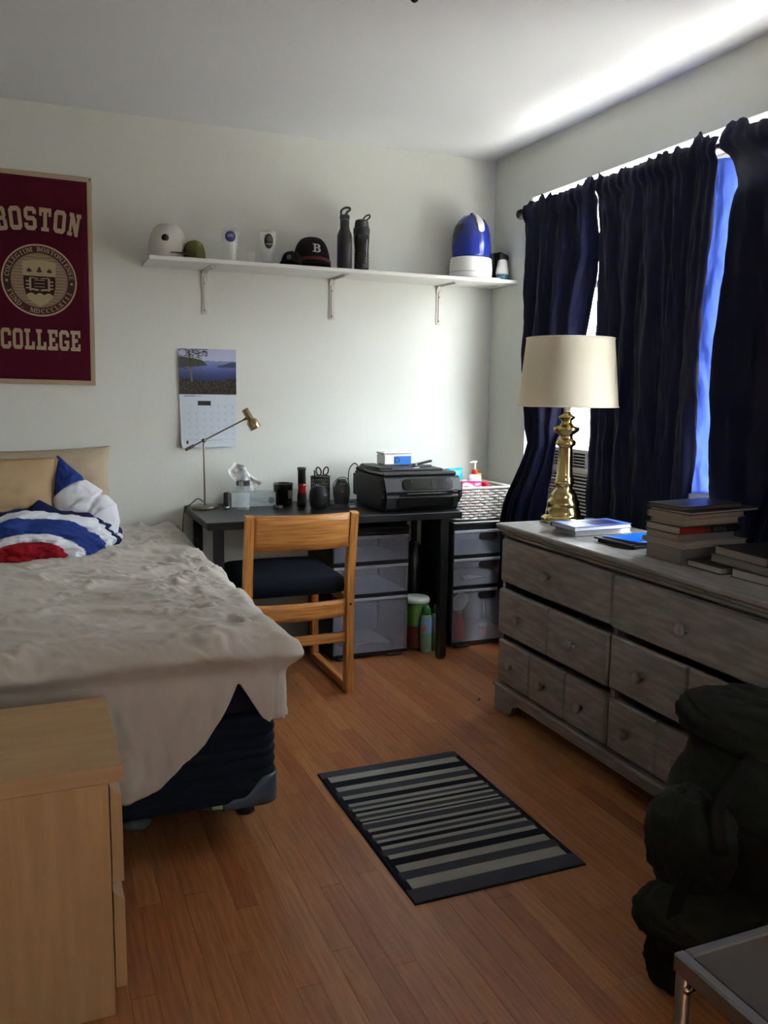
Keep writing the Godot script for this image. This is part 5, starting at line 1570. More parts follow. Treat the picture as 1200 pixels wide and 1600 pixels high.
# ---------------------------------------------------------------- small things on the desk
func build_desk_things():
	var Y := 0.735
	var w = thing("water_bottle", "clear plastic water bottle with a dark label in front of the tissue box", "bottle", Vector3(-1.452, Y, 0.250))
	var pr := [Vector2(0, 0.0), Vector2(0.026, 0.0), Vector2(0.031, 0.006)]
	for k in 7:
		pr.append(Vector2(0.032, 0.014 + k * 0.014)); pr.append(Vector2(0.0295, 0.021 + k * 0.014))
	for q in [[0.032, 0.118], [0.032, 0.142], [0.030, 0.152], [0.022, 0.172], [0.0135, 0.184], [0.0125, 0.190], [0.0, 0.190]]: pr.append(Vector2(q[0], q[1]))
	obj("body", lathe(pr, 32), M.clear_plastic, w)
	obj("label", lathe([Vector2(0.0326, 0.119), Vector2(0.0326, 0.141)], 32), mat(Color(0.16, 0.17, 0.17), 0.35), w, "dark paper label")
	obj("label_patch", sheet(func(u, v):
		var a = lerp(1.75, 2.5, u)
		return Vector3(cos(a) * 0.0332, lerp(0.120, 0.140, v), sin(a) * 0.0332), 8, 1, 0.0), mat(Color(0.55, 0.56, 0.54), 0.4), w)
	obj("cap", lathe(cyl(0.0145, 0.1905, 0.204), 20), mat(Color(0.85, 0.86, 0.87), 0.4), w)
	var t = thing("tissue_box", "pale patterned tissue box with a tissue pulled up, beside the desk lamp", "tissue box", Vector3(-1.375, Y, 0.092))
	obj("carton", box(Vector3(0, 0.034, 0), Vector3(0.222, 0.068, 0.112), 0.002), mat(Color(0.66, 0.70, 0.70), 0.6), t)
	var sw := begin(true)
	for k in 3:
		add_sheet(sw, func(u, v):
			var x = lerp(-0.09, 0.06, u) + k * 0.012
			return Vector3(x, 0.020 + k * 0.012 + 0.010 * sin(u * 4.0 + k) + v * 0.006, 0.0566), 16, 1, 0.0)
	obj("carton_print", sw, mat(Color(0.58, 0.63, 0.63), 0.6), t)
	obj("carton_badge", prism(ring_poly(24, 0.016, 0.016), 0.0, 0.0006, Transform3D(Basis.IDENTITY, Vector3(0.088, 0.028, 0.0562))), mat(Color(0.36, 0.46, 0.44), 0.6), t)
	var nz = noise(131, 1.0, 2)
	obj("tissue", sheet(func(u, v):
		var a = u * 2 - 1
		var wd = lerp(0.03, 0.085, smoothstep(0.0, 0.75, v)) * (1.0 - 0.45 * smoothstep(0.75, 1.0, v))
		var x = -0.03 + a * wd + 0.055 * (1 - v) * 0.4 - 0.01 * v
		var y = 0.066 + 0.135 * v - 0.05 * a * (0.6 + 0.2 * v) * v - 0.03 * abs(a) * v
		var z = 0.022 * sin(a * 5.0 + v * 2.0) * v + 0.02 * nz.get_noise_2d(u * 3, v * 3)
		return Vector3(x, y, z), 30, 24, 0.0006), mat(Color(0.86, 0.86, 0.85), 0.9), t)
	var k1 = thing("lighter_tin", "slim black canister with a silver base next to the lamp's foot", "canister", Vector3(-1.521, Y, 0.205))
	obj("silver_base", lathe(cyl(0.0165, 0, 0.016), 24), M.chrome, k1)
	obj("sleeve", lathe(cyl(0.0150, 0.0162, 0.082, 0.003), 24), M.black, k1)
	var d = thing("trinket_dish", "small dark glass dish in front of the tissue box", "dish", Vector3(-1.285, Y, 0.262))
	obj("bowl", lathe([Vector2(0, 0.0), Vector2(0.020, 0.0), Vector2(0.024, 0.006), Vector2(0.025, 0.018), Vector2(0.023, 0.018), Vector2(0.021, 0.008), Vector2(0, 0.006)], 28), M.smoke, d)
	obj("dish_contents", lathe([Vector2(0, 0.0065), Vector2(0.010, 0.007), Vector2(0.012, 0.012), Vector2(0.006, 0.016), Vector2(0, 0.017)], 14, Vector3(-0.004, 0, 0.0)), M.black, d)
	var m = thing("candle_jar", "black jar candle with a small grey label left of the red flashlight", "candle", Vector3(-1.222, Y, 0.130))
	obj("jar", lathe([Vector2(0, 0), Vector2(0.040, 0), Vector2(0.044, 0.006), Vector2(0.049, 0.105), Vector2(0.050, 0.110), Vector2(0.047, 0.110), Vector2(0.044, 0.085), Vector2(0, 0.082)], 36), mat(Color(0.03, 0.022, 0.02), 0.15), m)
	obj("label", sheet(func(u, v):
		var a = lerp(1.35, 0.75, u)
		return Vector3(cos(a) * lerp(0.0465, 0.0485, v), lerp(0.035, 0.078, v), sin(a) * lerp(0.0465, 0.0485, v)), 8, 1, 0.0), mat(Color(0.30, 0.28, 0.27), 0.6), m, "grey paper label")
	var f = thing("flashlight", "black and red flashlight standing upright on the black desk", "flashlight", Vector3(-1.152, Y, 0.215))
	obj("head", lathe(cyl(0.023, 0.0, 0.060, 0.003), 28), M.black, f)
	obj("red_grip", lathe([Vector2(0, 0.0605), Vector2(0.022, 0.0605), Vector2(0.019, 0.075), Vector2(0.019, 0.100), Vector2(0.020, 0.114), Vector2(0, 0.114)], 28), mat(Color(0.55, 0.02, 0.04), 0.25), f, "glossy red grip")
	obj("tail", lathe(crisp([Vector2(0, 0.1145), Vector2(0.0195, 0.1145), Vector2(0.0195, 0.180), Vector2(0.022, 0.184), Vector2(0.022, 0.194), Vector2(0, 0.196)], 0.001), 28), M.black, f)
	obj("red_ring", lathe([Vector2(0.0236, 0.022), Vector2(0.0236, 0.027)], 28), mat(Color(0.5, 0.02, 0.03), 0.3), f)
	var s = thing("speaker", "rounded black portable speaker in front of the pencil cup", "speaker", Vector3(-1.098, Y, 0.315))
	obj("body", lathe([Vector2(0, 0), Vector2(0.028, 0.0), Vector2(0.040, 0.012), Vector2(0.045, 0.035), Vector2(0.046, 0.065), Vector2(0.042, 0.092), Vector2(0.030, 0.108), Vector2(0, 0.114)], 36), mat(Color(0.018, 0.022, 0.028), 0.7), s)
	var pm := begin()
	add_box(pm, Vector3(0.022, 0.072, 0.0405), Vector3(0.020, 0.004, 0.003), 0.001, Basis(Vector3.UP, 0.5))
	add_box(pm, Vector3(0.022, 0.072, 0.0405), Vector3(0.004, 0.020, 0.003), 0.001, Basis(Vector3.UP, 0.5))
	obj("volume_mark", pm, mat(Color(0.5, 0.52, 0.55), 0.4), s)
	obj("top_button", lathe(cyl(0.012, 0.1085, 0.1165, 0.002), 18, Vector3(-0.008, 0, 0)), mat(Color(0.28, 0.29, 0.30), 0.4), s)
	# pencil cup of black wire mesh, scissors standing in it
	var p = thing("pencil_cup", "black wire-mesh pencil cup against the wall behind the speaker", "pencil cup", Vector3(-1.030, Y, 0.135))
	var mesh_ := begin(true)
	for k in 40:
		var a = TAU * k / 40.0
		for dir in [1, -1]:
			var pts := []
			for j in 5: pts.append(Vector3(cos(a + dir * j * 0.16) * 0.048, 0.006 + j * 0.033, sin(a + dir * j * 0.16) * 0.048))
			add_tube(mesh_, pts, 0.0011, 4, false)
	for j in 12: add_tube(mesh_, Array(range(32)).map(func(k): return Vector3(cos(TAU * k / 32.0) * 0.048, 0.012 + j * 0.011, sin(TAU * k / 32.0) * 0.048)), 0.001, 4, false, true)
	var mm = obj("wire_mesh", mesh_, M.black_metal, p)
	mm.set_meta("kind", "stuff")
	obj("rim", tube(Array(range(40)).map(func(k): return Vector3(cos(TAU * k / 40.0) * 0.048, 0.139, sin(TAU * k / 40.0) * 0.048)), 0.003, 8, false, true), M.black_metal, p)
	obj("bottom", lathe(cyl(0.048, 0.0, 0.006), 32), M.black_metal, p)
	var sc = thing("scissors", "pair of dark-handled scissors standing in the mesh pencil cup", "scissors", Vector3(-1.020, Y + 0.0065, 0.135))
	for sd in [-1, 1]:
		var loop := []
		for k in 20:
			var a = TAU * k / 20.0
			loop.append(Vector3(sd * 0.019 + cos(a) * 0.013 * 1.0 + sd * 0.004 * sin(a), 0.158 + sin(a) * 0.020, 0.0))
		obj("handle_loop", tube(loop, 0.0038, 8, false, true), mat(Color(0.05, 0.05, 0.06), 0.3), sc)
		obj("blade", box(Vector3(sd * 0.006, 0.070, sd * 0.0012), Vector3(0.010, 0.135, 0.002), 0.0005, Basis(Vector3.BACK, sd * -0.09)), M.steel, sc)
	var pn = thing("pen", "dark pen leaning in the mesh pencil cup beside the scissors", "pen", Vector3(-1.053, Y + 0.0065, 0.14))
	obj("barrel", tube([Vector3(0, 0.003, 0), Vector3(-0.003, 0.05, 0), Vector3(-0.010, 0.165, 0)], 0.004, 10), mat(Color(0.12, 0.13, 0.22), 0.3), pn)
	obj("clip", box(Vector3(-0.0045, 0.150, 0.0035), Vector3(0.002, 0.03, 0.0015), 0.0), M.steel, pn)
	var h = thing("glass_jar", "smoky glass jar with a wire handle beside the printer", "jar", Vector3(-0.945, Y, 0.215))
	obj("glass_body", lathe([Vector2(0, 0), Vector2(0.030, 0), Vector2(0.036, 0.01), Vector2(0.043, 0.06), Vector2(0.042, 0.085), Vector2(0.030, 0.108), Vector2(0.027, 0.118), Vector2(0.025, 0.118), Vector2(0.028, 0.106), Vector2(0.039, 0.084), Vector2(0.033, 0.012), Vector2(0, 0.006)], 32), M.smoke, h)
	obj("stopper", lathe(crisp([Vector2(0, 0.112), Vector2(0.024, 0.112), Vector2(0.026, 0.122), Vector2(0.020, 0.130), Vector2(0, 0.132)], 0.001), 24), M.black, h)
	obj("wire_handle", tube(smooth_path([Vector3(-0.043, 0.075, 0), Vector3(-0.045, 0.11, 0.01), Vector3(-0.02, 0.140, 0.02), Vector3(0.02, 0.137, 0.02), Vector3(0.036, 0.105, 0.01), Vector3(0.043, 0.075, 0)], 8), 0.0018, 8), M.black_metal, h)
	var cb = thing("charging_cable", "grey charging cable coiled on the desk beside the printer", "cable", Vector3(-1.0, Y, 0.315))
	var pts := []
	for k in 40:
		var a = k * 0.42
		pts.append(Vector3(0.045 * cos(a) * (1 + 0.2 * sin(a * 0.37)), 0.003 + 0.0055 * (k / 12.0) * 0.9, 0.025 * sin(a)))
	obj("coil", tube(smooth_path(pts, 3), 0.0026, 6), mat(Color(0.22, 0.22, 0.23), 0.5), cb)
	obj("plug", box(Vector3(0.075, 0.006, 0.01), Vector3(0.03, 0.010, 0.014), 0.002), M.white, cb)

# ---------------------------------------------------------------- things on the shelf
func cap_hat(called: String, label: String, at: Vector3, turn: float, r: float, hgt: float, crown: Material, brim: Material, brim_len: float) -> Node3D:
	var c = thing(called, label, "cap", at, turn)           # the bill points along +z
	var st := begin(true)
	add_sheet(st, func(u, v):
		var a = u * TAU
		var e = v * PI / 2
		var k = pow(cos(e), 0.62)
		var front = 1.0 + 0.10 * max(0.0, sin(a)) * sin(e * 2.0)
		var seam = 1.0 - 0.018 * pow(abs(cos(a * 3.0)), 14.0) * cos(e)
		return Vector3(cos(a) * r * 0.93 * k * seam, pow(sin(e), 0.95) * hgt + 0.004, sin(a) * r * 1.04 * k * front * seam), 60, 20, 0.0, true)
	obj("crown", st, crown, c)
	obj("button", lathe([Vector2(0, -0.002), Vector2(0.007, 0.0), Vector2(0.005, 0.004), Vector2(0, 0.005)], 12, Vector3(0, hgt + 0.003, 0)), crown, c)
	obj("bill", sheet(func(u, v):
		var a = lerp(0.14, PI - 0.14, u)
		var rr = r * 1.0 + v * brim_len * pow(sin(a), 0.7)
		var x = cos(a) * r * 0.93 * (1.0 + 0.04 * v)
		var z = sin(a) * rr * 1.04
		return Vector3(x, 0.012 + 0.010 * (1 - pow(cos(a), 2.0)) - 0.010 * v * 0.5, z), 30, 8, 0.004, true), brim, c)
	return c

func build_shelf_things():
	var Y := 1.880
	var felt = func(c, rough := 0.9):
		var m = bumped(mat(c, rough, 0.0, 0.25), M.weave, 0.4)
		m.uv1_triplanar = true
		m.uv1_scale = Vector3.ONE * 24.0
		return m
	var c1 = cap_hat("baseball_cap", "white baseball cap with a dark round badge at the shelf's left end", Vector3(-1.762, Y, 0.150), 2.75, 0.096, 0.152, felt.call(Color(0.80, 0.79, 0.76)), felt.call(Color(0.78, 0.77, 0.74)), 0.028)
	# badge on the side that faces the room
	var facing = Vector3(-0.28, 0.0, 1.0).normalized().rotated(Vector3.UP, -2.75)
	var Bf = Basis(Vector3.UP, atan2(facing.x, facing.z))
	obj("badge", lathe([Vector2(0, 0), Vector2(0.0165, 0), Vector2(0.0155, 0.003), Vector2(0.009, 0.0045), Vector2(0, 0.005)], 22, facing * 0.0905 + Vector3(0, 0.082, 0), Bf * Basis(Vector3.RIGHT, PI / 2)), mat(Color(0.16, 0.11, 0.09), 0.6), c1, "dark round badge")
	cap_hat("baseball_cap", "small olive-green cap in front of the white cap", Vector3(-1.655, Y, 0.222), -1.35, 0.047, 0.076, felt.call(Color(0.33, 0.335, 0.21)), felt.call(Color(0.31, 0.31, 0.21)), 0.062)
	var glass_ = func(called, label, x, z, prof, group := ""):
		var g = thing(called, label, "glass", Vector3(x, Y, z))
		obj("glass", lathe(prof, 40), M.clear, g)
		return g
	var pint = [Vector2(0, 0), Vector2(0.028, 0), Vector2(0.029, 0.004), Vector2(0.031, 0.05), Vector2(0.040, 0.12), Vector2(0.041, 0.160), Vector2(0.0395, 0.160), Vector2(0.038, 0.12), Vector2(0.029, 0.05), Vector2(0.027, 0.012), Vector2(0, 0.010)]
	var g1 = glass_.call("pint_glass", "clear pint glass with a round blue print on the wall shelf", -1.478, 0.15, pint)
	var ov = func(rx, ry, cy, a0, r0, mt, parent, nm):
		return obj(nm, sheet(func(u, v):
			var t = u * TAU
			var yy = cy + sin(t) * ry * v
			var rad = lerp(0.0405, 0.0418, clamp((yy - 0.1) / 0.05, 0, 1)) + r0
			var a = a0 + cos(t) * rx * v / rad
			return Vector3(cos(a) * rad, yy, sin(a) * rad), 28, 5, 0.0), mt, parent)
	ov.call(0.026, 0.024, 0.118, 1.75, 0.0006, mat(Color(0.10, 0.10, 0.34), 0.4), g1, "printed_badge")
	ov.call(0.016, 0.007, 0.122, 1.75, 0.0012, mat(Color(0.45, 0.47, 0.62), 0.4), g1, "badge_band")
	var g2 = glass_.call("pint_glass", "clear pint glass with a dark oval print beside the navy cap", -1.298, 0.15, pint)
	ov.call(0.022, 0.034, 0.110, 1.72, 0.0006, mat(Color(0.07, 0.07, 0.07), 0.4), g2, "printed_badge")
	ov.call(0.013, 0.012, 0.122, 1.72, 0.0012, mat(Color(0.30, 0.31, 0.30), 0.4), g2, "badge_centre")
	ov.call(0.017, 0.003, 0.097, 1.72, 0.0012, mat(Color(0.55, 0.56, 0.55), 0.4), g2, "badge_line")
	glass_.call("shot_glass", "small clear shot glass between the two pint glasses", -1.382, 0.16, [Vector2(0, 0), Vector2(0.016, 0), Vector2(0.017, 0.003), Vector2(0.022, 0.060), Vector2(0.0205, 0.060), Vector2(0.015, 0.014), Vector2(0, 0.012)])
	# the navy caps
	var navy = felt.call(Color(0.085, 0.075, 0.085)); var navy2 = felt.call(Color(0.055, 0.06, 0.10))
	var c3 = cap_hat("baseball_cap", "dark navy cap with a white letter B and red-edged bill", Vector3(-1.075, Y, 0.125), -0.16, 0.098, 0.150, navy, navy2, 0.070)
	c3.rotation.x = 0.0
	var font := SystemFont.new()
	font.font_names = PackedStringArray(["Droid Serif"])
	font.font_weight = 800
	var tb = text("B", 0.062, 0.004, font)
	var lb = obj("letter_mark", tb, mat(Color(0.70, 0.68, 0.66), 0.7), c3, "white letter B")
	lb.position = Vector3(0.010, 0.090, 0.1005)
	lb.rotation = Vector3(-0.42, 0.10, -0.10)
	obj("red_band", sheet(func(u, v):
		var a = lerp(0.35, PI - 0.35, u)
		var rr = 0.1035 + v * 0.006
		return Vector3(cos(a) * 0.098 * 0.95, 0.030 + 0.022 * sin(a) - 0.016 * v, sin(a) * rr * 1.06), 28, 3, 0.002, true), mat(Color(0.34, 0.05, 0.06), 0.7), c3, "dark red band above the bill")
	var c4 = cap_hat("baseball_cap", "black cap with a silver emblem half hidden left of the letter cap", Vector3(-1.195, Y, 0.195), -0.5, 0.054, 0.066, felt.call(Color(0.05, 0.05, 0.06)), navy2, 0.045)
	obj("emblem", prism(ring_poly(8, 0.012, 0.014), 0.0, 0.003, Transform3D(Basis(Vector3.RIGHT, -0.5), Vector3(0.0, 0.036, 0.056))), mat(Color(0.35, 0.35, 0.37), 0.5), c4)
	# drinking bottles
	var b1 = thing("sports_bottle", "taller black steel bottle with a loop lid and blue round emblem on the shelf", "bottle", Vector3(-0.914, Y, 0.15))
	obj("body", lathe([Vector2(0, 0), Vector2(0.034, 0), Vector2(0.0365, 0.003), Vector2(0.0365, 0.168), Vector2(0.034, 0.180), Vector2(0.0245, 0.200), Vector2(0.0225, 0.210), Vector2(0.0225, 0.244), Vector2(0, 0.244)], 36), mat(Color(0.018, 0.018, 0.022), 0.4), b1)
	obj("neck_ring", lathe(cyl(0.0236, 0.2445, 0.2485, 0.001), 28), M.steel, b1)
	obj("lid", lathe(cyl(0.0245, 0.249, 0.268, 0.003), 28), M.black, b1)
	obj("loop", tube(smooth_path([Vector3(-0.018, 0.266, 0), Vector3(-0.017, 0.288, 0), Vector3(0.002, 0.302, 0), Vector3(0.022, 0.304, 0), Vector3(0.027, 0.295, 0), Vector3(0.014, 0.284, 0), Vector3(0.004, 0.267, 0)], 6), 0.0055, 10), M.black, b1)
	obj("emblem", sheet(func(u, v):
		var t = u * TAU
		var a = 2.48 + cos(t) * 0.019 * v / 0.0365
		return Vector3(cos(a) * 0.0369, 0.087 + sin(t) * 0.036 * v, sin(a) * 0.0369), 28, 4, 0.0), mat(Color(0.075, 0.07, 0.20), 0.5), b1, "dark blue oval emblem")
	var b2 = thing("sports_bottle", "shorter ribbed black shaker bottle with a flip loop on the shelf", "bottle", Vector3(-0.825, Y, 0.15))
	obj("body", lathe([Vector2(0, 0), Vector2(0.034, 0), Vector2(0.037, 0.004), Vector2(0.035, 0.06), Vector2(0.0355, 0.11), Vector2(0.0385, 0.155), Vector2(0.0395, 0.182), Vector2(0, 0.182)], 36), mat(Color(0.016, 0.016, 0.018), 0.25), b2)
	var rb := begin(true)
	for k in 5: add_lathe(rb, [Vector2(0.0350 + 0.0008, 0.020 + k * 0.016), Vector2(0.0372, 0.025 + k * 0.016), Vector2(0.0350 + 0.0008, 0.030 + k * 0.016)], 36)
	obj("grip_ribs", rb, M.black_gloss, b2)
	obj("collar", lathe(cyl(0.0405, 0.1825, 0.214, 0.003), 36), M.black, b2)
	obj("lid", lathe(crisp([Vector2(0, 0.2145), Vector2(0.036, 0.2145), Vector2(0.032, 0.246), Vector2(0.028, 0.252), Vector2(0, 0.252)], 0.002), 32), M.black, b2)
	obj("lid_button", lathe([Vector2(0, 0), Vector2(0.004, 0), Vector2(0.003, 0.002), Vector2(0, 0.0025)], 12, Vector3(0.004, 0.238, 0.0335), Basis(Vector3.RIGHT, PI / 2 - 0.1)), M.chrome, b2)
	obj("loop", tube(smooth_path([Vector3(0.004, 0.251, 0), Vector3(0.018, 0.270, 0), Vector3(0.036, 0.280, 0), Vector3(0.043, 0.273, 0), Vector3(0.036, 0.262, 0), Vector3(0.020, 0.251, 0)], 6), 0.004, 10), M.black, b2)
	# humidifier
	var h = thing("humidifier", "blue domed humidifier with a white base on the shelf's right end", "humidifier", Vector3(-0.212, Y, 0.145))
	obj("base", lathe(crisp([Vector2(0, 0.002), Vector2(0.100, 0.002), Vector2(0.112, 0.008), Vector2(0.113, 0.06), Vector2(0.108, 0.108), Vector2(0.100, 0.113), Vector2(0, 0.113)], 0.004), 48, Vector3.ZERO, Basis.IDENTITY, Vector2(1.0, 0.92)), M.plastic_white, h)
	obj("base_groove", lathe([Vector2(0.1135, 0.034), Vector2(0.1145, 0.037), Vector2(0.1135, 0.040)], 48, Vector3.ZERO, Basis.IDENTITY, Vector2(1.0, 0.92)), mat(Color(0.72, 0.72, 0.72), 0.4), h)
	obj("tank", lathe([Vector2(0, 0.1135), Vector2(0.098, 0.1135), Vector2(0.102, 0.125), Vector2(0.103, 0.17), Vector2(0.099, 0.225), Vector2(0.088, 0.270), Vector2(0.068, 0.302), Vector2(0.042, 0.322), Vector2(0.018, 0.330), Vector2(0, 0.331)], 48, Vector3.ZERO, Basis.IDENTITY, Vector2(1.0, 0.92)), mat(Color(0.06, 0.12, 0.44), 0.15), h)
	# the darker facet left of the seam and the white handle over the top
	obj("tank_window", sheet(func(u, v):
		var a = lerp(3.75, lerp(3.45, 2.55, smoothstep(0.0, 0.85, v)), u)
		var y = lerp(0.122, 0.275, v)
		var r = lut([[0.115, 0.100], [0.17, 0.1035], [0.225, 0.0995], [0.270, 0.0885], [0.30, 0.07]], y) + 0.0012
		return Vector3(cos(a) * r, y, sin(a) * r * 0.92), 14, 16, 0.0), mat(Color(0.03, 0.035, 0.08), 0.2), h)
	obj("handle", sheet(func(u, v):
		var a = 1.50
		var y = lerp(0.336, 0.232, v)
		var w = lerp(0.010, 0.019, smoothstep(0.0, 0.5, v)) * sqrt(max(0.0, 1.0 - pow(max(0.0, (v - 0.82) / 0.18), 2.0)) + 0.001)
		var r = lut([[0.225, 0.0995], [0.270, 0.0885], [0.302, 0.068], [0.322, 0.042], [0.336, 0.012]], y) + 0.006
		var side = Vector3(-sin(a), 0, cos(a))
		return Vector3(cos(a) * r, y, sin(a) * r * 0.92) + side * (u - 0.5) * 2.0 * w, 8, 20, 0.006), M.plastic_white, h)
	obj("knob", lathe([Vector2(0, 0), Vector2(0.012, 0), Vector2(0.011, 0.006), Vector2(0, 0.008)], 18, Vector3(-0.006, 0.330, 0.012)), mat(Color(0.05, 0.07, 0.16), 0.3), h)
	obj("power_cord", tube(smooth_path([Vector3(0.10, 0.006, 0.05), Vector3(0.128, 0.008, 0.072), Vector3(0.118, 0.005, 0.096), Vector3(0.085, 0.004, 0.108), Vector3(0.04, 0.004, 0.106)], 6), 0.0035, 8), M.plastic_white, h)
	var a1 = thing("air_freshener", "white and navy air freshener with a teal base beside the humidifier", "air freshener", Vector3(-0.048, Y, 0.185))
	obj("back_case", prism([Vector2(-0.046, 0.0), Vector2(-0.012, 0.0), Vector2(-0.010, 0.115), Vector2(0.033, 0.112), Vector2(0.030, 0.132), Vector2(-0.02, 0.150), Vector2(-0.036, 0.147), Vector2(-0.046, 0.13)], -0.075, -0.035), mat(Color(0.05, 0.045, 0.10), 0.35), a1)
	obj("top_hood", prism([Vector2(-0.022, 0.112), Vector2(0.033, 0.112), Vector2(0.030, 0.132), Vector2(-0.016, 0.150)], -0.0345, 0.010), mat(Color(0.06, 0.05, 0.12), 0.35), a1)
	obj("teal_base", lathe(cyl(0.033, 0.0, 0.034, 0.003), 32), mat(Color(0.28, 0.50, 0.52), 0.2), a1)
	obj("white_cone", lathe(crisp([Vector2(0, 0.0345), Vector2(0.035, 0.0345), Vector2(0.033, 0.056), Vector2(0.022, 0.108), Vector2(0.017, 0.1115), Vector2(0, 0.1115)], 0.002), 32), M.plastic_white, a1)

# ---------------------------------------------------------------- books and papers on the dresser
func book(label: String, at: Vector3, size: Vector3, cover: Color, turn := 0.0, spine := "+z", group := "", paper := Color(0.80, 0.77, 0.70), called := "book") -> Node3D:
	# lies flat, at = centre of its underside; the spine is the long side at +z, -z, +x or -x
	var b = thing(called, label, "book", at, turn, group)
	var t = 0.0022
	var h = size / 2
	var cm = mat(cover, 0.4)
	obj("back_cover", box(Vector3(0, t / 2, 0), Vector3(size.x, t, size.z), 0.0006), cm, b)
	obj("front_cover", box(Vector3(0, size.y - t / 2, 0), Vector3(size.x, t, size.z), 0.0006), cm, b)
	var in_ = 0.004
	var ps = Vector3(size.x - 2 * in_, size.y - 2 * t - 0.0002, size.z - 2 * in_)
	var pc = Vector3(0, size.y / 2, 0)
	var sp := begin()
	match spine:
		"+z":
			add_box(sp, Vector3(0, size.y / 2, h.z - t / 2), Vector3(size.x, size.y - 2 * t - 0.0002, t)); pc.z -= 0.001
		"-z": add_box(sp, Vector3(0, size.y / 2, -h.z + t / 2), Vector3(size.x, size.y - 2 * t - 0.0002, t))
		"+x": add_box(sp, Vector3(h.x - t / 2, size.y / 2, 0), Vector3(t, size.y - 2 * t - 0.0002, size.z))
		_: add_box(sp, Vector3(-h.x + t / 2, size.y / 2, 0), Vector3(t, size.y - 2 * t - 0.0002, size.z))
	obj("spine", sp, cm, b)
	# page block with fine leaf lines
	var pm = textured(page_tex(paper), Vector3(3, 60, 3), 0.85)
	obj("pages", box(pc, ps, 0.0004), pm, b)
	return b

var page_cache := {}
func page_tex(c: Color) -> ImageTexture:
	if not page_cache.has(c):
		var im := Image.create(8, 64, false, Image.FORMAT_RGB8)
		var r2 := RandomNumberGenerator.new()
		r2.seed = 5
		for y in 64:
			var k = r2.randf_range(0.82, 1.0)
			for x in 8: im.set_pixel(x, y, Color(c.r * k, c.g * k, c.b * k))
		page_cache[c] = ImageTexture.create_from_image(im)
	return page_cache[c]

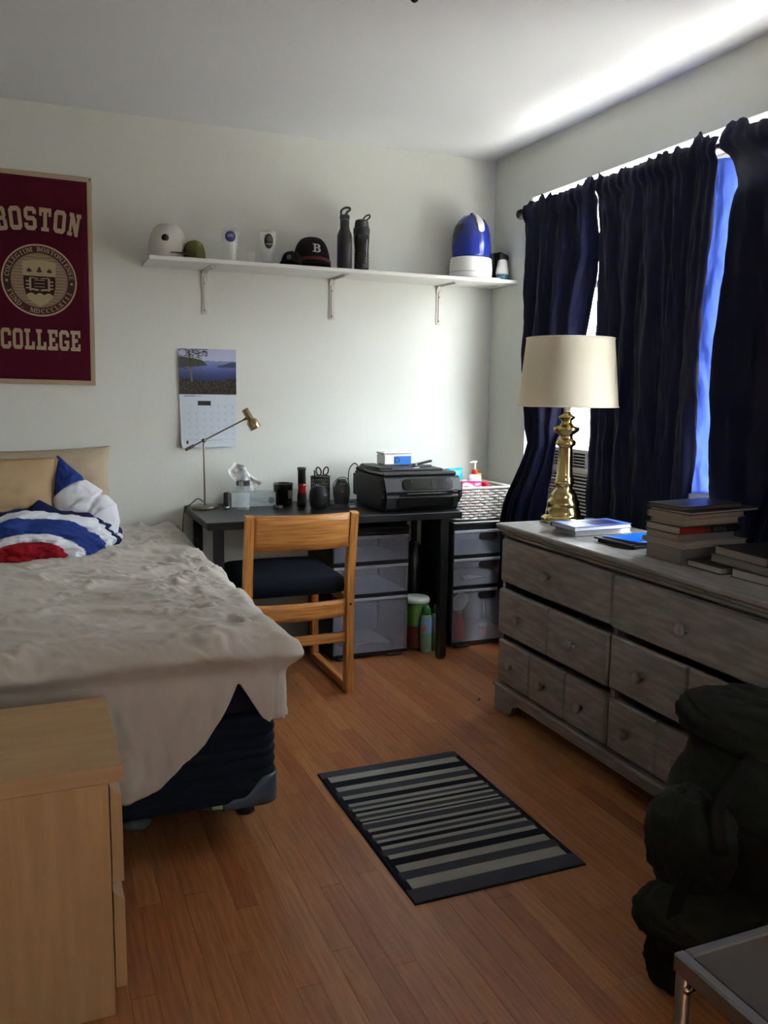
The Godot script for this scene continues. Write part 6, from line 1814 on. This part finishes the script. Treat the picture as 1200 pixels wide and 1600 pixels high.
func build_dresser_books():
	var Y := 0.7802
	var wp = Color(0.86, 0.86, 0.84)
	book("white book under the blue-covered book beside the brass lamp", Vector3(-0.390, Y, 1.535), Vector3(0.265, 0.024, 0.125), Color(0.82, 0.81, 0.79), 0.04, "-z", "", wp)
	var bb = book("book with a blue and white cover, upper of two beside the brass lamp", Vector3(-0.420, Y + 0.0242, 1.560), Vector3(0.265, 0.017, 0.150), Color(0.16, 0.26, 0.55), 0.04, "-z", "", wp)
	var art := begin()
	add_box(art, Vector3(0.04, 0.0174, 0.01), Vector3(0.12, 0.0006, 0.085))
	obj("cover_picture", art, mat(Color(0.08, 0.11, 0.32), 0.3), bb)
	obj("cover_band", box(Vector3(-0.105, 0.0174, 0), Vector3(0.035, 0.0006, 0.14), 0), mat(Color(0.55, 0.66, 0.85), 0.3), bb)
	obj("cover_band", box(Vector3(0.115, 0.0174, 0), Vector3(0.03, 0.0006, 0.14), 0), mat(Color(0.35, 0.52, 0.82), 0.3), bb)
	var nb = book("black notebook under the bright blue folder", Vector3(-0.385, Y, 1.800), Vector3(0.230, 0.011, 0.175), Color(0.05, 0.045, 0.05), 0.12, "-z", "", Color(0.35, 0.33, 0.32), "notebook")
	var nc = book("thin dark magazine between the notebook and the blue folder", Vector3(-0.390, Y + 0.0112, 1.798), Vector3(0.245, 0.006, 0.185), Color(0.09, 0.08, 0.085), 0.07, "-z", "", Color(0.5, 0.48, 0.46), "magazine")
	var fo = thing("paper_folder", "bright blue folder lying on the dark notebooks on the dresser", "folder", Vector3(-0.372, Y + 0.0174, 1.802), 0.10)
	obj("back_sheet", box(Vector3(0, 0.0009, 0), Vector3(0.225, 0.0016, 0.17), 0.0), mat(Color(0.02, 0.33, 0.70), 0.35), fo)
	obj("front_sheet", sheet(func(u, v): return Vector3((u - 0.5) * 0.225, 0.0024 + 0.004 * pow(1.0 - u, 2.0) * v, (v - 0.5) * 0.168), 12, 10, 0.0006), mat(Color(0.02, 0.38, 0.80), 0.35), fo)
	# the tall pile, from the bottom up
	var y := Y
	var pile = [
		["thick grey-edged book at the very bottom of the tall pile", 0.051, Vector3(0.235, 0, 0.165), Vector3(-0.402, 0, 2.075), Color(0.42, 0.41, 0.39), 0.03, Color(0.56, 0.54, 0.50)],
		["wide pale book second from the bottom of the tall pile", 0.017, Vector3(0.275, 0, 0.185), Vector3(-0.385, 0, 2.07), Color(0.60, 0.58, 0.55), 0.06, Color(0.66, 0.63, 0.58)],
		["grey paperback below the red-spined book in the tall pile", 0.024, Vector3(0.235, 0, 0.150), Vector3(-0.398, 0, 2.058), Color(0.46, 0.47, 0.46), 0.04, Color(0.62, 0.60, 0.56)],
		["black book with a red and black spine in the tall pile", 0.024, Vector3(0.255, 0, 0.160), Vector3(-0.392, 0, 2.065), Color(0.05, 0.045, 0.045), 0.03, Color(0.70, 0.67, 0.62)],
		["cream paperback lying on the red-spined book", 0.019, Vector3(0.250, 0, 0.142), Vector3(-0.380, 0, 2.062), Color(0.62, 0.58, 0.52), 0.10, Color(0.66, 0.62, 0.55)],
		["pinkish-grey paperback third from the top of the tall pile", 0.019, Vector3(0.285, 0, 0.150), Vector3(-0.375, 0, 2.060), Color(0.58, 0.53, 0.50), 0.10, Color(0.66, 0.61, 0.55)],
		["thin wide white-edged book second from the top of the tall pile", 0.010, Vector3(0.325, 0, 0.170), Vector3(-0.342, 0, 2.062), Color(0.10, 0.09, 0.09), 0.12, Color(0.74, 0.72, 0.68)],
		["dark-covered book on the very top of the tall pile", 0.014, Vector3(0.275, 0, 0.150), Vector3(-0.375, 0, 2.052), Color(0.09, 0.075, 0.075), 0.10, Color(0.45, 0.42, 0.38)]]
	for p in pile:
		var at: Vector3 = p[3]
		at.y = y
		var b = book(p[0], at, Vector3(p[2].x, p[1], p[2].z), p[4], p[5], "+z" if p[1] > 0.02 else "-z", "", p[6])
		if p[1] == 0.024 and p[4].r < 0.06:
			var hx = p[2].x / 2; var hz = p[2].z / 2
			obj("red_spine_panel", box(Vector3(-hx + 0.052, 0.012, hz + 0.0006), Vector3(0.100, 0.0215, 0.001), 0), mat(Color(0.55, 0.10, 0.06), 0.5), b, "red panel on the spine")
			obj("spine_band", box(Vector3(-hx + 0.114, 0.012, hz + 0.0006), Vector3(0.018, 0.0215, 0.001), 0), mat(Color(0.40, 0.20, 0.14), 0.5), b)
			var tl := begin()
			for k in 5:
				add_box(tl, Vector3(-hx + 0.142 + k * 0.011, 0.012, hz + 0.0008), Vector3(0.0035, 0.014, 0.001))
				if k % 2 == 0: add_box(tl, Vector3(-hx + 0.146 + k * 0.011, 0.012 + (0.004 if k == 2 else -0.004), hz + 0.0008), Vector3(0.005, 0.003, 0.001))
			obj("spine_print", tl, mat(Color(0.45, 0.45, 0.40), 0.5), b)
		y += p[1] + 0.0002
	# the low pile at the right
	book("low white book lying beside the foot of the tall pile", Vector3(-0.385, Y, 2.245), Vector3(0.240, 0.021, 0.150), Color(0.10, 0.09, 0.085), -0.02, "+x", "", Color(0.74, 0.72, 0.68))
	book("white book at the bottom of the low pile on the right", Vector3(-0.375, Y, 2.425), Vector3(0.240, 0.027, 0.165), Color(0.14, 0.13, 0.125), 0.02, "+x", "", Color(0.72, 0.70, 0.66))
	book("grey book bridging the two low books on the right", Vector3(-0.36, Y + 0.0275, 2.375), Vector3(0.250, 0.022, 0.26), Color(0.42, 0.40, 0.38), -0.05, "+x", "", Color(0.55, 0.53, 0.50))
	book("thick black-covered book on top of the low pile at the right", Vector3(-0.36, Y + 0.0500, 2.365), Vector3(0.240, 0.026, 0.22), Color(0.045, 0.04, 0.045), -0.08, "+x", "", Color(0.62, 0.59, 0.54))

# ---------------------------------------------------------------- things on the floor and ceiling
func build_floor_things():
	var t = thing("wipes_tub", "green tub with a white lid on the floor under the desk", "tub", Vector3(-0.575, 0, 0.328))
	obj("tub", lathe(crisp([Vector2(0, 0), Vector2(0.060, 0), Vector2(0.062, 0.01), Vector2(0.066, 0.235), Vector2(0, 0.235)], 0.002), 40), mat(Color(0.25, 0.42, 0.10), 0.4), t)
	obj("red_band", lathe([Vector2(0.0632, 0.012), Vector2(0.0650, 0.12)], 40), mat(Color(0.36, 0.12, 0.08), 0.45), t, "reddish lower band")
	obj("lid", lathe(crisp([Vector2(0, 0.2355), Vector2(0.069, 0.2355), Vector2(0.070, 0.252), Vector2(0.064, 0.262), Vector2(0, 0.262)], 0.002), 40), mat(Color(0.82, 0.84, 0.80), 0.35), t)
	for k in 2:
		var s = thing("spray_can", ["spray can with a green cap in front of the green tub", "spray can with a green cap close beside the desk's right leg"][k], "spray can", Vector3(-0.567 + k * 0.0645, 0, 0.432 - k * 0.004))
		obj("can", lathe(crisp([Vector2(0, 0), Vector2(0.028, 0), Vector2(0.030, 0.004), Vector2(0.030, 0.175), Vector2(0.024, 0.192), Vector2(0.018, 0.195), Vector2(0, 0.195)], 0.001), 32), mat(Color(0.42, 0.55, 0.48), 0.35), s)
		obj("label_print", lathe([Vector2(0.0304, 0.10), Vector2(0.0304, 0.172)], 32), mat(Color(0.42, 0.58, 0.76), 0.4), s, "light blue upper print")
		obj("label_flower", sheet(func(u, v):
			var a = lerp(1.9, 2.7, u)
			return Vector3(cos(a) * 0.0308, lerp(0.105, 0.135, v) + 0.008 * sin(u * 5.0), sin(a) * 0.0308), 8, 2, 0.0), mat(Color(0.70, 0.45, 0.35), 0.5), s)
		obj("cap", lathe([Vector2(0, 0.1955), Vector2(0.025, 0.1955), Vector2(0.026, 0.200), Vector2(0.022, 0.222), Vector2(0.014, 0.236), Vector2(0, 0.240)], 28), mat(Color(0.10, 0.36, 0.14), 0.35), s)
	var v = thing("upright_vacuum", "dark upright vacuum with a narrow neck behind the green tub", "vacuum", Vector3(-0.520, 0, 0.168))
	obj("canister", lathe([Vector2(0, 0.0), Vector2(0.060, 0.0), Vector2(0.066, 0.01), Vector2(0.066, 0.36), Vector2(0.060, 0.43), Vector2(0.045, 0.49), Vector2(0.022, 0.52), Vector2(0, 0.52)], 36), mat(Color(0.045, 0.04, 0.04), 0.35), v)
	obj("neck", lathe(cyl(0.016, 0.5205, 0.690), 20), M.black, v)
	obj("canister_seam", box(Vector3(-0.01, 0.22, 0.066), Vector3(0.006, 0.32, 0.004), 0.001), mat(Color(0.14, 0.13, 0.13), 0.4), v)
	# seen through the clear drawers of the right tower
	var sp = thing("spray_bottle", "red spray bottle with a white trigger inside the clear bottom drawer", "bottle", Vector3(-0.362, 0.0345, 0.395))
	obj("body", lathe(crisp([Vector2(0, 0), Vector2(0.032, 0), Vector2(0.034, 0.004), Vector2(0.032, 0.09), Vector2(0.016, 0.125), Vector2(0.014, 0.135), Vector2(0, 0.135)], 0.002), 28, Vector3.ZERO, Basis.IDENTITY, Vector2(1, 0.8)), mat(Color(0.85, 0.06, 0.14), 0.3), sp)
	obj("collar", lathe(cyl(0.016, 0.1355, 0.155), 20), mat(Color(0.85, 0.80, 0.80), 0.4), sp)
	obj("trigger_head", prism([Vector2(-0.035, 0.1555), Vector2(0.012, 0.1555), Vector2(0.030, 0.172), Vector2(0.052, 0.21), Vector2(0.046, 0.235), Vector2(0.015, 0.246), Vector2(-0.045, 0.205)], -0.012, 0.012), mat(Color(0.88, 0.88, 0.88), 0.4), sp)
	var jr = thing("plastic_jar", "small pink jar at the right inside the clear bottom drawer", "jar", Vector3(-0.215, 0.0345, 0.385))
	obj("jar_body", lathe(cyl(0.025, 0.0, 0.05, 0.004), 24), mat(Color(0.75, 0.18, 0.25), 0.35), jr)
	obj("jar_lid", lathe(cyl(0.026, 0.0505, 0.068, 0.003), 24), mat(Color(0.72, 0.70, 0.74), 0.35), jr)
	var tb = thing("white_tube", "white tube lying inside the clear middle drawer", "tube", Vector3(-0.275, 0.3305, 0.39))
	obj("body", sheet(func(u, vv):
		var a = u * TAU
		return Vector3(lerp(-0.05, 0.05, vv), 0.021 + sin(a) * lerp(0.018, 0.003, vv), cos(a) * 0.018), 20, 8, 0.0), mat(Color(0.85, 0.85, 0.84), 0.4), tb)
	obj("cap", lathe(cyl(0.014, 0.0, 0.018), 18, Vector3(-0.051, 0.021, 0), Basis(Vector3.BACK, PI / 2)), mat(Color(0.80, 0.80, 0.80), 0.4), tb)
	# papers in the left tower
	var pp = thing("paper_stack", "loose white papers lying inside the big clear drawer behind the chair", "paper", Vector3(-0.87, 0.0345, 0.28), 0.2)
	for k in 3: obj("paper_sheet", sheet(func(u, vv): return Vector3((u - 0.5) * 0.25, 0.004 + k * 0.014 + 0.02 * sin(u * 3.0 + k) * vv, (vv - 0.5) * 0.20), 10, 8, 0.001), M.paper, pp)
	# under the bed
	var gp = thing("snack_packet", "green snack packet on the floor under the bed's foot", "packet", Vector3(-1.885, 0, 1.69), -0.2)
	obj("wrapper", sheet(func(u, vv):
		var a = u * TAU
		return Vector3(lerp(-0.05, 0.05, vv), 0.020 + sin(a) * 0.019 * (1.0 - pow(abs(vv * 2 - 1), 6.0)), cos(a) * 0.035), 24, 12, 0.0), mat(Color(0.06, 0.42, 0.12), 0.3), gp)
	obj("white_band", sheet(func(u, vv):
		var a = u * TAU
		return Vector3(lerp(-0.012, 0.02, vv), 0.020 + sin(a) * 0.0198, cos(a) * 0.0358), 24, 2, 0.0), mat(Color(0.75, 0.85, 0.70), 0.3), gp)
	var wp = thing("crumpled_wrapper", "grey crumpled wrapper on the floor under the bed", "wrapper", Vector3(-2.13, 0, 1.72))
	var nz = noise(141, 1.0, 2)
	obj("wrapper", sheet(func(u, vv):
		var a = u * TAU; var e = (vv - 0.5) * PI
		var r = 0.028 * (1 + 0.5 * nz.get_noise_3d(cos(a) * 2, e * 2, sin(a) * 2))
		return Vector3(cos(a) * cos(e) * r * 1.4, max(0.0, 0.014 + sin(e) * r * 0.7), sin(a) * cos(e) * r), 20, 12, 0.0), mat(Color(0.30, 0.36, 0.34), 0.4), wp)
	var co = thing("coin", "small shiny coin standing against the dresser's near-corner foot", "coin", Vector3(-0.655, 0.0, 1.155))
	obj("disc", lathe(cyl(0.008, -0.001, 0.001, 0.0003), 20, Vector3(0, 0.0082, 0), Basis(Vector3.RIGHT, PI / 2 - 0.2)), M.chrome, co)
	# end of a light pull hanging from the ceiling
	var pc = thing("ceiling_pull", "black pull cord end hanging from the ceiling at the top edge", "pull cord", Vector3(-1.708, 2.0, 2.717))
	obj("toggle", lathe([Vector2(0, 0), Vector2(0.0065, 0.004), Vector2(0.0080, 0.014), Vector2(0.0065, 0.036), Vector2(0.002, 0.046), Vector2(0, 0.046)], 18), M.black, pc)
	obj("cord", lathe(cyl(0.0014, 0.0462, H - 2.0 - 0.0201, 0.0003), 8), M.black, pc)
	obj("ceiling_plate", lathe(cyl(0.03, H - 2.02, H - 2.0, 0.003), 24), M.white, pc)
